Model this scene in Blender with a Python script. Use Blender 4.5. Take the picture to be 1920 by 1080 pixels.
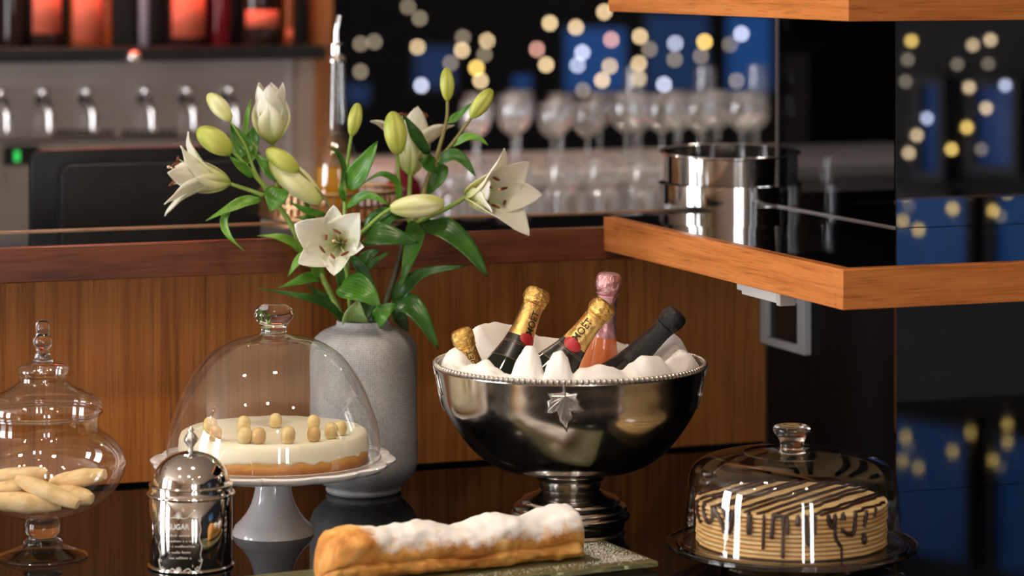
import bpy, bmesh, math, random
from mathutils import Vector, Matrix, noise
from mathutils.geometry import tessellate_polygon
random.seed(7)
for o in list(bpy.data.objects): bpy.data.objects.remove(o)
scene = bpy.context.scene
COL = scene.collection
PI = math.pi
R = math.radians

# ------------------------------------------------------------------ camera
F, YH, H = 5300.0, -70.0, 0.808        # focal length in px (1920 wide), horizon row, camera height over the counter
cam_d = bpy.data.cameras.new('camera'); cam = bpy.data.objects.new('camera', cam_d); COL.objects.link(cam)
cam.location = (0, 0, H); cam.rotation_euler = (PI/2, 0, 0)
cam_d.sensor_width = 36; cam_d.lens = F*36/1920
cam_d.shift_y = -(540-YH)/1920
cam_d.clip_start = 0.05; cam_d.clip_end = 60
cam_d.dof.use_dof = True; cam_d.dof.focus_distance = 4.0; cam_d.dof.aperture_fstop = 2.9
scene.camera = cam
# ------------------------------------------------------------------ world, exposure
w = bpy.data.worlds.new('world'); scene.world = w; w.use_nodes = True
w.node_tree.nodes['Background'].inputs[0].default_value = (0.5, 0.6, 0.8, 1)
w.node_tree.nodes['Background'].inputs[1].default_value = 0.15
vs = scene.view_settings
vs.view_transform = 'Standard'; vs.look = 'None'; vs.gamma = 1; vs.use_curve_mapping = False
vs.exposure = 0.35
WIN_L = 15.0       # daylight panes
SPOT_W = 4.5      # ceiling downlights
# ------------------------------------------------------------------ bar frame: u runs along the bar (right, away), v into the bar
TH = R(20.5); C_, S_ = math.cos(TH), math.sin(TH)
OX, OY = 0.4363, 3.730
def UV(u, v, z=0.0): return Vector((OX+u*C_-v*S_, OY+u*S_+v*C_, z))
def upx(px, v):
    k = (px-960)/F
    return (k*(OY+v*C_)-OX+v*S_)/(C_-k*S_)
def depth(u, v): return OY+u*S_+v*C_
def zpx(py, Y): return H-(py-YH)*Y/F
def at(px, py, Y): return Vector(((px-960)*Y/F, Y, zpx(py, Y)))

# ------------------------------------------------------------------ materials
MATS = {}
def newmat(name):
    m = bpy.data.materials.new(name); m.use_nodes = True
    nt = m.node_tree; b = nt.nodes['Principled BSDF']
    MATS[name] = m
    return m, nt, b
def setp(b, color=None, rough=None, metal=None, ior=None, trans=None, coat=None, sss=None, emis=None, estr=None, spec=None, sheen=None, alpha=None):
    I = b.inputs
    if color is not None: I['Base Color'].default_value = (*color, 1)
    if rough is not None: I['Roughness'].default_value = rough
    if metal is not None: I['Metallic'].default_value = metal
    if ior is not None: I['IOR'].default_value = ior
    if trans is not None: I['Transmission Weight'].default_value = trans
    if coat is not None: I['Coat Weight'].default_value = coat; I['Coat Roughness'].default_value = 0.08
    if sss is not None: I['Subsurface Weight'].default_value = sss; I['Subsurface Scale'].default_value = 0.01
    if emis is not None: I['Emission Color'].default_value = (*emis, 1)
    if estr is not None: I['Emission Strength'].default_value = estr
    if spec is not None: I['Specular IOR Level'].default_value = spec
    if sheen is not None: I['Sheen Weight'].default_value = sheen
def plain(name, color, rough=0.5, **k):
    m, nt, b = newmat(name); setp(b, color, rough, **k)
    n = nt.nodes.new('ShaderNodeTexNoise'); n.inputs['Scale'].default_value = 35; n.inputs['Detail'].default_value = 3
    tc = nt.nodes.new('ShaderNodeTexCoord'); nt.links.new(tc.outputs['Object'], n.inputs['Vector'])
    mr = nt.nodes.new('ShaderNodeMapRange'); mr.inputs['To Min'].default_value = max(0, rough*0.85); mr.inputs['To Max'].default_value = min(1, rough*1.15)
    nt.links.new(n.outputs['Fac'], mr.inputs['Value']); nt.links.new(mr.outputs['Result'], b.inputs['Roughness'])
    return m
def ramp(nt, fac, stops):
    r = nt.nodes.new('ShaderNodeValToRGB'); el = r.color_ramp.elements
    while len(el) < len(stops): el.new(0.5)
    for e, (p, c) in zip(el, stops): e.position = p; e.color = (*c, 1)
    nt.links.new(fac, r.inputs['Fac']); return r
def mapped(nt, scale, coord='Object', loc=(0,0,0), rot=(0,0,0)):
    tc = nt.nodes.new('ShaderNodeTexCoord'); mp = nt.nodes.new('ShaderNodeMapping')
    mp.inputs['Scale'].default_value = scale; mp.inputs['Location'].default_value = loc; mp.inputs['Rotation'].default_value = rot
    nt.links.new(tc.outputs[coord], mp.inputs['Vector']); return mp
def tnoise(nt, vec, scale=1, detail=4, rough=0.55, dist=0):
    n = nt.nodes.new('ShaderNodeTexNoise'); n.inputs['Scale'].default_value = scale; n.inputs['Detail'].default_value = detail
    n.inputs['Roughness'].default_value = rough; n.inputs['Distortion'].default_value = dist
    nt.links.new(vec, n.inputs['Vector']); return n
def mixc(nt, fac, a, b, mode='MIX'):
    m = nt.nodes.new('ShaderNodeMix'); m.data_type = 'RGBA'; m.blend_type = mode
    if isinstance(fac, float): m.inputs['Factor'].default_value = fac
    else: nt.links.new(fac, m.inputs['Factor'])
    for s, v in (('A', a), ('B', b)):
        i = [x for x in m.inputs if x.name == s and x.type == 'RGBA'][0]
        if isinstance(v, tuple): i.default_value = (*v, 1)
        else: nt.links.new(v, i)
    return [x for x in m.outputs if x.type == 'RGBA'][0]
def bump(nt, b, h, strength=0.2, dist=0.002):
    bp = nt.nodes.new('ShaderNodeBump'); bp.inputs['Strength'].default_value = strength; bp.inputs['Distance'].default_value = dist
    nt.links.new(h, bp.inputs['Height']); nt.links.new(bp.outputs['Normal'], b.inputs['Normal'])
def wood(name, dark, mid, light, grain, rough=0.32, loc=(0,0,0), spec=0.4):
    """grain: mapping scale, small along the fibres"""
    m, nt, b = newmat(name); setp(b, mid, rough, spec=spec)
    mp = mapped(nt, grain, loc=loc)
    n1 = tnoise(nt, mp.outputs[0], 1.0, 5, 0.6, 0.6)
    n2 = tnoise(nt, mp.outputs[0], 4.3, 4, 0.6, 0.2)
    r1 = ramp(nt, n1.outputs['Fac'], [(0.28, dark), (0.47, mid), (0.68, light)])
    r2 = ramp(nt, n2.outputs['Fac'], [(0.30, (0.45,0.42,0.40)), (0.48, (1,1,1)), (1, (1,1,1))])
    c = mixc(nt, 0.75, r1.outputs['Color'], r2.outputs['Color'], 'MULTIPLY')
    nt.links.new(c, b.inputs['Base Color'])
    bump(nt, b, n2.outputs['Fac'], 0.08, 0.001)
    return m
def thin_glass(name, tint=(0.97,0.98,0.97), f0=0.07, haze=0.0, gloss=1.0):
    """thin pane: clear transmission plus Fresnel reflection, no refraction"""
    m = bpy.data.materials.new(name); m.use_nodes = True; nt = m.node_tree; nt.nodes.clear(); MATS[name] = m
    out = nt.nodes.new('ShaderNodeOutputMaterial')
    t = nt.nodes.new('ShaderNodeBsdfTransparent'); t.inputs[0].default_value = (*tint, 1)
    g = nt.nodes.new('ShaderNodeBsdfGlossy'); g.inputs['Roughness'].default_value = 0.01; g.inputs['Color'].default_value = (gloss, gloss, gloss, 1)
    lw = nt.nodes.new('ShaderNodeLayerWeight'); lw.inputs['Blend'].default_value = 0.5
    pw = nt.nodes.new('ShaderNodeMath'); pw.operation = 'POWER'; pw.inputs[1].default_value = 5.0; nt.links.new(lw.outputs['Facing'], pw.inputs[0])
    fr = nt.nodes.new('ShaderNodeMath'); fr.operation = 'MULTIPLY_ADD'; nt.links.new(pw.outputs[0], fr.inputs[0]); fr.inputs[1].default_value = 1-f0; fr.inputs[2].default_value = f0
    mx = nt.nodes.new('ShaderNodeMixShader'); nt.links.new(fr.outputs[0], mx.inputs[0]); nt.links.new(t.outputs[0], mx.inputs[1]); nt.links.new(g.outputs[0], mx.inputs[2])
    last = mx
    if haze > 0:
        d = nt.nodes.new('ShaderNodeBsdfDiffuse'); d.inputs[0].default_value = (0.85,0.88,0.92,1)
        tr = nt.nodes.new('ShaderNodeBsdfTranslucent'); tr.inputs[0].default_value = (0.85,0.88,0.92,1)
        a = nt.nodes.new('ShaderNodeAddShader'); nt.links.new(d.outputs[0], a.inputs[0]); nt.links.new(tr.outputs[0], a.inputs[1])
        m2 = nt.nodes.new('ShaderNodeMixShader'); m2.inputs[0].default_value = haze
        nt.links.new(mx.outputs[0], m2.inputs[1]); nt.links.new(a.outputs[0], m2.inputs[2]); last = m2
    nt.links.new(last.outputs[0], out.inputs['Surface'])
    return m
def emit(name, color, strength):
    m, nt, b = newmat(name); setp(b, (0.02,0.02,0.02), 0.5, emis=color, estr=strength); return m

wood('wood_panel', (0.29,0.095,0.021), (0.46,0.165,0.039), (0.57,0.225,0.060), (92, 92, 1.7), 0.45, spec=0.2)
wood('wood_rail', (0.060,0.017,0.007), (0.130,0.036,0.013), (0.185,0.056,0.020), (3.0, 60, 62), 0.30)
wood('wood_edge', (0.34,0.105,0.026), (0.56,0.195,0.052), (0.66,0.25,0.075), (3.4, 3.4, 90), 0.36, spec=0.25)
wood('cream_wood', (0.30,0.15,0.08), (0.42,0.22,0.12), (0.5,0.28,0.16), (3,60,60), 0.35)
wood('wood_post', (0.16,0.055,0.015), (0.30,0.115,0.032), (0.38,0.155,0.05), (50, 50, 1.5), 0.4)
m, nt, b = newmat('counter_black'); setp(b, (0.004,0.004,0.0045), 0.03, ior=1.16)
mp = mapped(nt, (40,40,40)); n = tnoise(nt, mp.outputs[0], 1, 3); r = ramp(nt, n.outputs['Fac'], [(0.3,(0.02,)*3),(0.8,(0.05,)*3)]); nt.links.new(r.outputs['Color'], b.inputs['Roughness'])
m, nt, b = newmat('black_glass'); setp(b, (0.003,0.003,0.0035), 0.02, ior=1.45)
mp = mapped(nt, (60,60,60)); n = tnoise(nt, mp.outputs[0], 1, 3); r = ramp(nt, n.outputs['Fac'], [(0.3,(0.012,)*3),(0.8,(0.03,)*3)]); nt.links.new(r.outputs['Color'], b.inputs['Roughness'])
plain('black_satin', (0.005,0.005,0.006), 0.55, spec=0.2)
m, nt, b = newmat('dark_mirror'); setp(b, (0.42,0.44,0.48), 0.015, metal=1)
mp = mapped(nt, (15,15,15)); n = tnoise(nt, mp.outputs[0], 1, 3); r = ramp(nt, n.outputs['Fac'], [(0.3,(0.36,0.38,0.42)),(0.8,(0.45,0.47,0.51))]); nt.links.new(r.outputs['Color'], b.inputs['Base Color'])
plain('silver', (0.74,0.71,0.67), 0.07, metal=1)
m, nt, b = newmat('old_silver'); setp(b, (0.55,0.52,0.48), 0.12, metal=1)
mp = mapped(nt, (14,14,14)); n = tnoise(nt, mp.outputs[0], 1, 6, 0.65, 0.4)
r = ramp(nt, n.outputs['Fac'], [(0.25,(0.42,0.39,0.36)),(0.55,(0.60,0.565,0.52)),(0.8,(0.68,0.64,0.59))]); nt.links.new(r.outputs['Color'], b.inputs['Base Color'])
r = ramp(nt, n.outputs['Fac'], [(0.3,(0.24,)*3),(0.65,(0.12,)*3)]); nt.links.new(r.outputs['Color'], b.inputs['Roughness'])
m, nt, b = newmat('relief_silver'); setp(b, (0.62,0.60,0.57), 0.34, metal=1)
mp = mapped(nt, (300,300,300)); n = tnoise(nt, mp.outputs[0], 1, 3); r = ramp(nt, n.outputs['Fac'], [(0.3,(0.52,0.50,0.47)),(0.6,(0.68,0.66,0.63))]); nt.links.new(r.outputs['Color'], b.inputs['Base Color'])
plain('rim_shade', (0.05,0.045,0.04), 0.5, metal=0.6)
plain('engraved', (0.80,0.79,0.76), 0.75, metal=0.2)
plain('chrome', (0.80,0.80,0.80), 0.09, metal=1)
m, nt, b = newmat('brushed_steel'); setp(b, (0.46,0.42,0.40), 0.42, metal=0.85)
mp = mapped(nt, (2,200,200)); n = tnoise(nt, mp.outputs[0], 1, 3); r = ramp(nt, n.outputs['Fac'], [(0.3,(0.42,0.38,0.36)),(0.7,(0.52,0.48,0.46))]); nt.links.new(r.outputs['Color'], b.inputs['Base Color'])
thin_glass('thin_glass', (0.97,0.975,0.97), 0.10); thin_glass('jar_glass', (0.96,0.965,0.96), 0.11); thin_glass('bar_glass', (0.93,0.95,0.97), 0.14, 0.035)
thin_glass('pane_glass', (0.46,0.47,0.52), 0.02, 0.0, 0.25)
m, nt, b = newmat('thick_glass'); setp(b, (1,1,1), 0.0, ior=1.46, trans=1)
mp = mapped(nt, (8,8,8)); n = tnoise(nt, mp.outputs[0], 1, 2); bump(nt, b, n.outputs['Fac'], 0.05, 0.001)
m, nt, b = newmat('plate_glass'); setp(b, (0.62,0.64,0.36), 0.03, ior=1.5, trans=0.82)
mp = mapped(nt, (300,300,300)); n = tnoise(nt, mp.outputs[0], 1, 2); bump(nt, b, n.outputs['Fac'], 0.06, 0.001)
m, nt, b = newmat('porcelain'); setp(b, (0.83,0.83,0.85), 0.12, coat=0.5)
mp = mapped(nt, (20,20,20)); n = tnoise(nt, mp.outputs[0], 1, 3); r = ramp(nt, n.outputs['Fac'], [(0.3,(0.80,0.80,0.82)),(0.7,(0.86,0.86,0.87))]); nt.links.new(r.outputs['Color'], b.inputs['Base Color'])
# woven grey vase glaze: fine horizontal and vertical threads
m, nt, b = newmat('vase_glaze'); setp(b, (0.3,0.3,0.31), 0.55)
tc = nt.nodes.new('ShaderNodeTexCoord'); sx = nt.nodes.new('ShaderNodeSeparateXYZ'); nt.links.new(tc.outputs['Object'], sx.inputs[0])
an = nt.nodes.new('ShaderNodeMath'); an.operation = 'ARCTAN2'; nt.links.new(sx.outputs['Y'], an.inputs[0]); nt.links.new(sx.outputs['X'], an.inputs[1])
def sinw(src, k):
    a = nt.nodes.new('ShaderNodeMath'); a.operation = 'MULTIPLY'; nt.links.new(src, a.inputs[0]); a.inputs[1].default_value = k
    s = nt.nodes.new('ShaderNodeMath'); s.operation = 'SINE'; nt.links.new(a.outputs[0], s.inputs[0]); return s.outputs[0]
ad = nt.nodes.new('ShaderNodeMath'); ad.operation = 'ADD'; nt.links.new(sinw(an.outputs[0], 150), ad.inputs[0]); nt.links.new(sinw(sx.outputs['Z'], 2100), ad.inputs[1])
mp = mapped(nt, (16,16,6)); n = tnoise(nt, mp.outputs[0], 1, 5, 0.65)
mp2 = mapped(nt, (420,420,420)); n2 = tnoise(nt, mp2.outputs[0], 1, 2)
r1 = ramp(nt, n.outputs['Fac'], [(0.3,(0.28,0.285,0.30)),(0.55,(0.45,0.45,0.455)),(0.75,(0.58,0.57,0.55))])
mr = nt.nodes.new('ShaderNodeMapRange'); mr.inputs['From Min'].default_value = -2; mr.inputs['From Max'].default_value = 2; mr.inputs['To Min'].default_value = 0.66; mr.inputs['To Max'].default_value = 1.15
nt.links.new(ad.outputs[0], mr.inputs['Value'])
r2 = ramp(nt, n2.outputs['Fac'], [(0.35,(0.55,)*3),(0.6,(1.0,)*3)])
c = mixc(nt, 0.9, r1.outputs['Color'], mr.outputs['Result'], 'MULTIPLY'); c = mixc(nt, 0.6, c, r2.outputs['Color'], 'MULTIPLY')
nt.links.new(c, b.inputs['Base Color']); bump(nt, b, ad.outputs[0], 0.25, 0.0006)
# food
m, nt, b = newmat('crust'); setp(b, (0.5,0.25,0.08), 0.6)
mp = mapped(nt, (30,30,30)); n = tnoise(nt, mp.outputs[0], 1, 5); tc = nt.nodes.new('ShaderNodeTexCoord'); sx = nt.nodes.new('ShaderNodeSeparateXYZ'); nt.links.new(tc.outputs['Object'], sx.inputs[0])
a = nt.nodes.new('ShaderNodeMath'); a.operation = 'MULTIPLY_ADD'; nt.links.new(n.outputs['Fac'], a.inputs[0]); a.inputs[1].default_value = 0.012; nt.links.new(sx.outputs['Z'], a.inputs[2])
mr = nt.nodes.new('ShaderNodeMapRange'); mr.inputs['From Min'].default_value = 0.004; mr.inputs['From Max'].default_value = 0.031; nt.links.new(a.outputs[0], mr.inputs['Value'])
r = ramp(nt, mr.outputs['Result'], [(0.0,(0.26,0.085,0.016)),(0.35,(0.44,0.16,0.032)),(0.6,(0.68,0.33,0.075)),(0.9,(0.80,0.50,0.15))]); nt.links.new(r.outputs['Color'], b.inputs['Base Color']); bump(nt, b, n.outputs['Fac'], 0.5, 0.004)
m, nt, b = newmat('cream'); setp(b, (0.88,0.83,0.66), 0.35, sss=0.2)
mp = mapped(nt, (40,40,40)); n = tnoise(nt, mp.outputs[0], 1, 4); bump(nt, b, n.outputs['Fac'], 0.25, 0.003)
def fruit(name, a, bcol):
    m, nt, b = newmat(name); setp(b, a, 0.22, sss=0.35)
    mp = mapped(nt, (45,45,45)); n = tnoise(nt, mp.outputs[0], 1, 3); r = ramp(nt, n.outputs['Fac'], [(0.3,a),(0.7,bcol)]); nt.links.new(r.outputs['Color'], b.inputs['Base Color'])
fruit('grape', (0.66,0.48,0.18), (0.78,0.66,0.34)); fruit('grape_amber', (0.60,0.36,0.13), (0.72,0.52,0.24))
def crumb(name, stops, sc, rough=0.7, bs=0.4):
    m, nt, b = newmat(name); setp(b, stops[0][1], rough)
    mp = mapped(nt, (sc,)*3); n = tnoise(nt, mp.outputs[0], 1, 6, 0.6); r = ramp(nt, n.outputs['Fac'], stops); nt.links.new(r.outputs['Color'], b.inputs['Base Color']); bump(nt, b, n.outputs['Fac'], bs, 0.003)
crumb('biscuit', [(0.3,(0.66,0.42,0.17)),(0.5,(0.82,0.60,0.32)),(0.75,(0.88,0.72,0.46))], 45)
crumb('crepe', [(0.28,(0.38,0.17,0.06)),(0.42,(0.70,0.41,0.15)),(0.6,(0.80,0.52,0.22)),(0.8,(0.84,0.62,0.32))], 38, 0.65, 0.6)
crumb('crepe_pale', [(0.3,(0.72,0.45,0.17)),(0.5,(0.84,0.60,0.28)),(0.8,(0.88,0.70,0.42))], 50, 0.6, 0.6)
crumb('chocolate', [(0.3,(0.028,0.011,0.008)),(0.7,(0.05,0.02,0.013))], 60, 0.3, 0.2)
m, nt, b = newmat('strudel'); setp(b, (0.6,0.3,0.08), 0.65)
mp = mapped(nt, (26,26,26)); n = tnoise(nt, mp.outputs[0], 1, 6, 0.62, 0.5)
r1 = ramp(nt, n.outputs['Fac'], [(0.28,(0.34,0.11,0.02)),(0.44,(0.60,0.24,0.045)),(0.60,(0.78,0.42,0.11)),(0.8,(0.86,0.60,0.26))])
at_ = nt.nodes.new('ShaderNodeAttribute'); at_.attribute_name = 'dusting'
mp2 = mapped(nt, (70,70,70)); n2 = tnoise(nt, mp2.outputs[0], 1, 5, 0.7)
a = nt.nodes.new('ShaderNodeMath'); a.operation = 'MULTIPLY_ADD'; nt.links.new(n2.outputs['Fac'], a.inputs[0]); a.inputs[1].default_value = 0.95; nt.links.new(at_.outputs['Fac'], a.inputs[2])
r2 = ramp(nt, a.outputs[0], [(0.62,(0,0,0)),(0.95,(1,1,1))])
c = mixc(nt, r2.outputs['Color'], r1.outputs['Color'], (0.86,0.84,0.83)); nt.links.new(c, b.inputs['Base Color']); bump(nt, b, n.outputs['Fac'], 0.6, 0.004)
plain('sugar_powder', (0.88,0.87,0.86), 0.9)
# plants
def petal_mat():
    m, nt, b = newmat('petal'); setp(b, (0.87,0.85,0.70), 0.5, sss=0.15)
    at_ = nt.nodes.new('ShaderNodeAttribute'); at_.attribute_name = 'along'
    mp = mapped(nt, (60,60,60)); n = tnoise(nt, mp.outputs[0], 1, 3)
    a = nt.nodes.new('ShaderNodeMath'); a.operation = 'MULTIPLY_ADD'; nt.links.new(n.outputs['Fac'], a.inputs[0]); a.inputs[1].default_value = 0.12; nt.links.new(at_.outputs['Fac'], a.inputs[2])
    r = ramp(nt, a.outputs[0], [(0.05,(0.52,0.62,0.12)),(0.28,(0.86,0.86,0.46)),(0.60,(0.92,0.905,0.74)),(1.0,(0.94,0.925,0.84))])
    nt.links.new(r.outputs['Color'], b.inputs['Base Color'])
    tr = nt.nodes.new('ShaderNodeBsdfTranslucent'); nt.links.new(r.outputs['Color'], tr.inputs[0])
    mx = nt.nodes.new('ShaderNodeMixShader'); mx.inputs[0].default_value = 0.32
    out = nt.nodes['Material Output']; nt.links.new(b.outputs[0], mx.inputs[1]); nt.links.new(tr.outputs[0], mx.inputs[2]); nt.links.new(mx.outputs[0], out.inputs[0])
petal_mat()
def leaf_mat(name, c1, c2, c3):
    m, nt, b = newmat(name); setp(b, c2, 0.33)
    at_ = nt.nodes.new('ShaderNodeAttribute'); at_.attribute_name = 'across'
    s = nt.nodes.new('ShaderNodeMath'); s.operation = 'MULTIPLY'; nt.links.new(at_.outputs['Fac'], s.inputs[0]); s.inputs[1].default_value = 26
    sn = nt.nodes.new('ShaderNodeMath'); sn.operation = 'SINE'; nt.links.new(s.outputs[0], sn.inputs[0])
    mp = mapped(nt, (25,25,25)); n = tnoise(nt, mp.outputs[0], 1, 4)
    a = nt.nodes.new('ShaderNodeMath'); a.operation = 'MULTIPLY_ADD'; nt.links.new(sn.outputs[0], a.inputs[0]); a.inputs[1].default_value = 0.09; nt.links.new(n.outputs['Fac'], a.inputs[2])
    r = ramp(nt, a.outputs[0], [(0.3,c1),(0.52,c2),(0.75,c3)]); nt.links.new(r.outputs['Color'], b.inputs['Base Color'])
    tr = nt.nodes.new('ShaderNodeBsdfTranslucent'); nt.links.new(r.outputs['Color'], tr.inputs[0])
    mx = nt.nodes.new('ShaderNodeMixShader'); mx.inputs[0].default_value = 0.22
    out = nt.nodes['Material Output']; nt.links.new(b.outputs[0], mx.inputs[1]); nt.links.new(tr.outputs[0], mx.inputs[2]); nt.links.new(mx.outputs[0], out.inputs[0])
    bump(nt, b, sn.outputs[0], 0.15, 0.0006)
leaf_mat('leaf', (0.035,0.14,0.012), (0.07,0.24,0.02), (0.14,0.36,0.035))
leaf_mat('leaf_dark', (0.016,0.075,0.012), (0.032,0.13,0.016), (0.07,0.20,0.025))
leaf_mat('leaf_light', (0.10,0.28,0.025), (0.17,0.38,0.045), (0.27,0.48,0.08))
leaf_mat('leaf_pale', (0.22,0.36,0.10), (0.32,0.46,0.16), (0.42,0.54,0.24))
crumb('stem', [(0.3,(0.17,0.30,0.045)),(0.7,(0.27,0.40,0.08))], 30, 0.45, 0.1)
crumb('stem_brown', [(0.3,(0.17,0.15,0.045)),(0.7,(0.27,0.24,0.08))], 30, 0.45, 0.1)
crumb('stem_dark', [(0.3,(0.035,0.045,0.012)),(0.7,(0.10,0.09,0.028))], 30, 0.45, 0.1)
def bud_mat(name, g, c):
    m, nt, b = newmat(name); setp(b, g, 0.42)
    at_ = nt.nodes.new('ShaderNodeAttribute'); at_.attribute_name = 'along'
    ac = nt.nodes.new('ShaderNodeAttribute'); ac.attribute_name = 'across'
    a = nt.nodes.new('ShaderNodeMath'); a.operation = 'MULTIPLY_ADD'; nt.links.new(ac.outputs['Fac'], a.inputs[0]); a.inputs[1].default_value = 0.30; nt.links.new(at_.outputs['Fac'], a.inputs[2])
    r = ramp(nt, a.outputs[0], [(0.0,g),(0.75,c),(1.2 if False else 1.0,tuple(0.9*x for x in g))]); nt.links.new(r.outputs['Color'], b.inputs['Base Color'])
    mp = mapped(nt, (80,80,80)); n = tnoise(nt, mp.outputs[0], 1, 3); bump(nt, b, n.outputs['Fac'], 0.1, 0.001)
bud_mat('bud_green', (0.38,0.46,0.055), (0.55,0.60,0.14)); bud_mat('bud_pale', (0.55,0.60,0.19), (0.78,0.78,0.46))
crumb('anther', [(0.3,(0.12,0.028,0.010)),(0.7,(0.22,0.06,0.02))], 200, 0.85, 0.5)
plain('filament', (0.70,0.74,0.42), 0.5); plain('stigma', (0.75,0.45,0.30), 0.5)
# fabric, bottles
m, nt, b = newmat('napkin'); setp(b, (0.84,0.82,0.80), 0.85, sheen=0.2)
mp = mapped(nt, (900,900,900)); n = tnoise(nt, mp.outputs[0], 1, 2); bump(nt, b, n.outputs['Fac'], 0.12, 0.0005)
def foil(name, c, rough, metal=1, sc=70, bs=0.6):
    m, nt, b = newmat(name); setp(b, c, rough, metal=metal)
    mp = mapped(nt, (sc,)*3); n = tnoise(nt, mp.outputs[0], 1, 5, 0.6, 0.7); bump(nt, b, n.outputs['Fac'], bs, 0.004)
foil('foil_gold', (0.72,0.47,0.16), 0.30); foil('foil_gold_crumpled', (0.75,0.48,0.15), 0.24, 1, 130, 0.9)
foil('foil_pink', (0.66,0.36,0.38), 0.32); foil('foil_pink_crumpled', (0.72,0.40,0.42), 0.28, 1, 120, 0.9)
foil('foil_black', (0.012,0.012,0.014), 0.36, 0.3, 110, 0.7)
plain('bottle_green', (0.006,0.012,0.006), 0.06); plain('bottle_black', (0.006,0.006,0.007), 0.25)
m, nt, b = newmat('rose_wine'); setp(b, (0.70,0.19,0.07), 0.05, sss=0.3)
mp = mapped(nt, (12,12,5)); n = tnoise(nt, mp.outputs[0], 1, 2); r = ramp(nt, n.outputs['Fac'], [(0.3,(0.62,0.13,0.05)),(0.7,(0.82,0.30,0.11))]); nt.links.new(r.outputs['Color'], b.inputs['Base Color'])
plain('label_black', (0.008,0.008,0.009), 0.35); plain('seal_red', (0.45,0.02,0.025), 0.4); plain('gilt', (0.60,0.40,0.20), 0.35, metal=0.8)
plain('print_black', (0.02,0.014,0.008), 0.5)
# back bar
plain('plastic_black', (0.010,0.011,0.013), 0.32); plain('plastic_dark', (0.006,0.006,0.007), 0.42)
foil('gold_metal', (0.50,0.32,0.17), 0.35, 1, 90, 0.3)
m, nt, b = newmat('oil'); setp(b, (0.95,0.52,0.02), 0.02, ior=1.33, trans=0.6)
mp = mapped(nt, (9,9,9)); n = tnoise(nt, mp.outputs[0], 1, 2); bump(nt, b, n.outputs['Fac'], 0.05, 0.001)
plain('white_plastic', (0.62,0.63,0.63), 0.45); plain('wall_dark', (0.012,0.012,0.016), 0.8); plain('wall_beige', (0.66,0.57,0.49), 0.85)
plain('ceiling_paint', (0.66,0.58,0.50), 0.9); plain('floor_dark', (0.42,0.31,0.22), 0.6); plain('cream_paint', (0.42,0.34,0.28), 0.6)
plain('frame_dark', (0.02,0.02,0.022), 0.5); plain('counter_grey', (0.50,0.48,0.46), 0.45); plain('shelf_black', (0.004,0.004,0.005), 0.4)
plain('label_lit_red', (0.80,0.16,0.09), 0.6); plain('liquor_dark', (0.025,0.012,0.01), 0.08); plain('liquor_amber', (0.35,0.09,0.015), 0.08); plain('liquor_clear', (0.22,0.25,0.33), 0.08)  # white bottle labels, the red shelf light painted into their base colour
plain('wine_red', (0.14,0.006,0.012), 0.08)
emit('pane_day', (0.96,0.97,1.0), WIN_L); emit('pane_blue', (0.010,0.105,0.40), 0.32); emit('pane_blue_bright', (0.010,0.12,0.40), 0.62); emit('pane_blue_dim', (0.01,0.07,0.25), 0.22)
emit('screen_green', (0.05,0.9,0.15), 0.7)
for nm, c, s in (('bulb_warm',(1.0,0.72,0.40),26),('bulb_yellow',(1.0,0.66,0.16),34),('bulb_white',(0.72,0.76,0.95),26),('bulb_rose',(1.0,0.50,0.40),22),('bulb_faint',(0.9,0.72,0.5),8)):
    emit(nm, c, s*0.27)
emit('lamp_lens', (1.0,0.86,0.68), 30)
emit('led_red', (1.0,0.10,0.05), 4)

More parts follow.
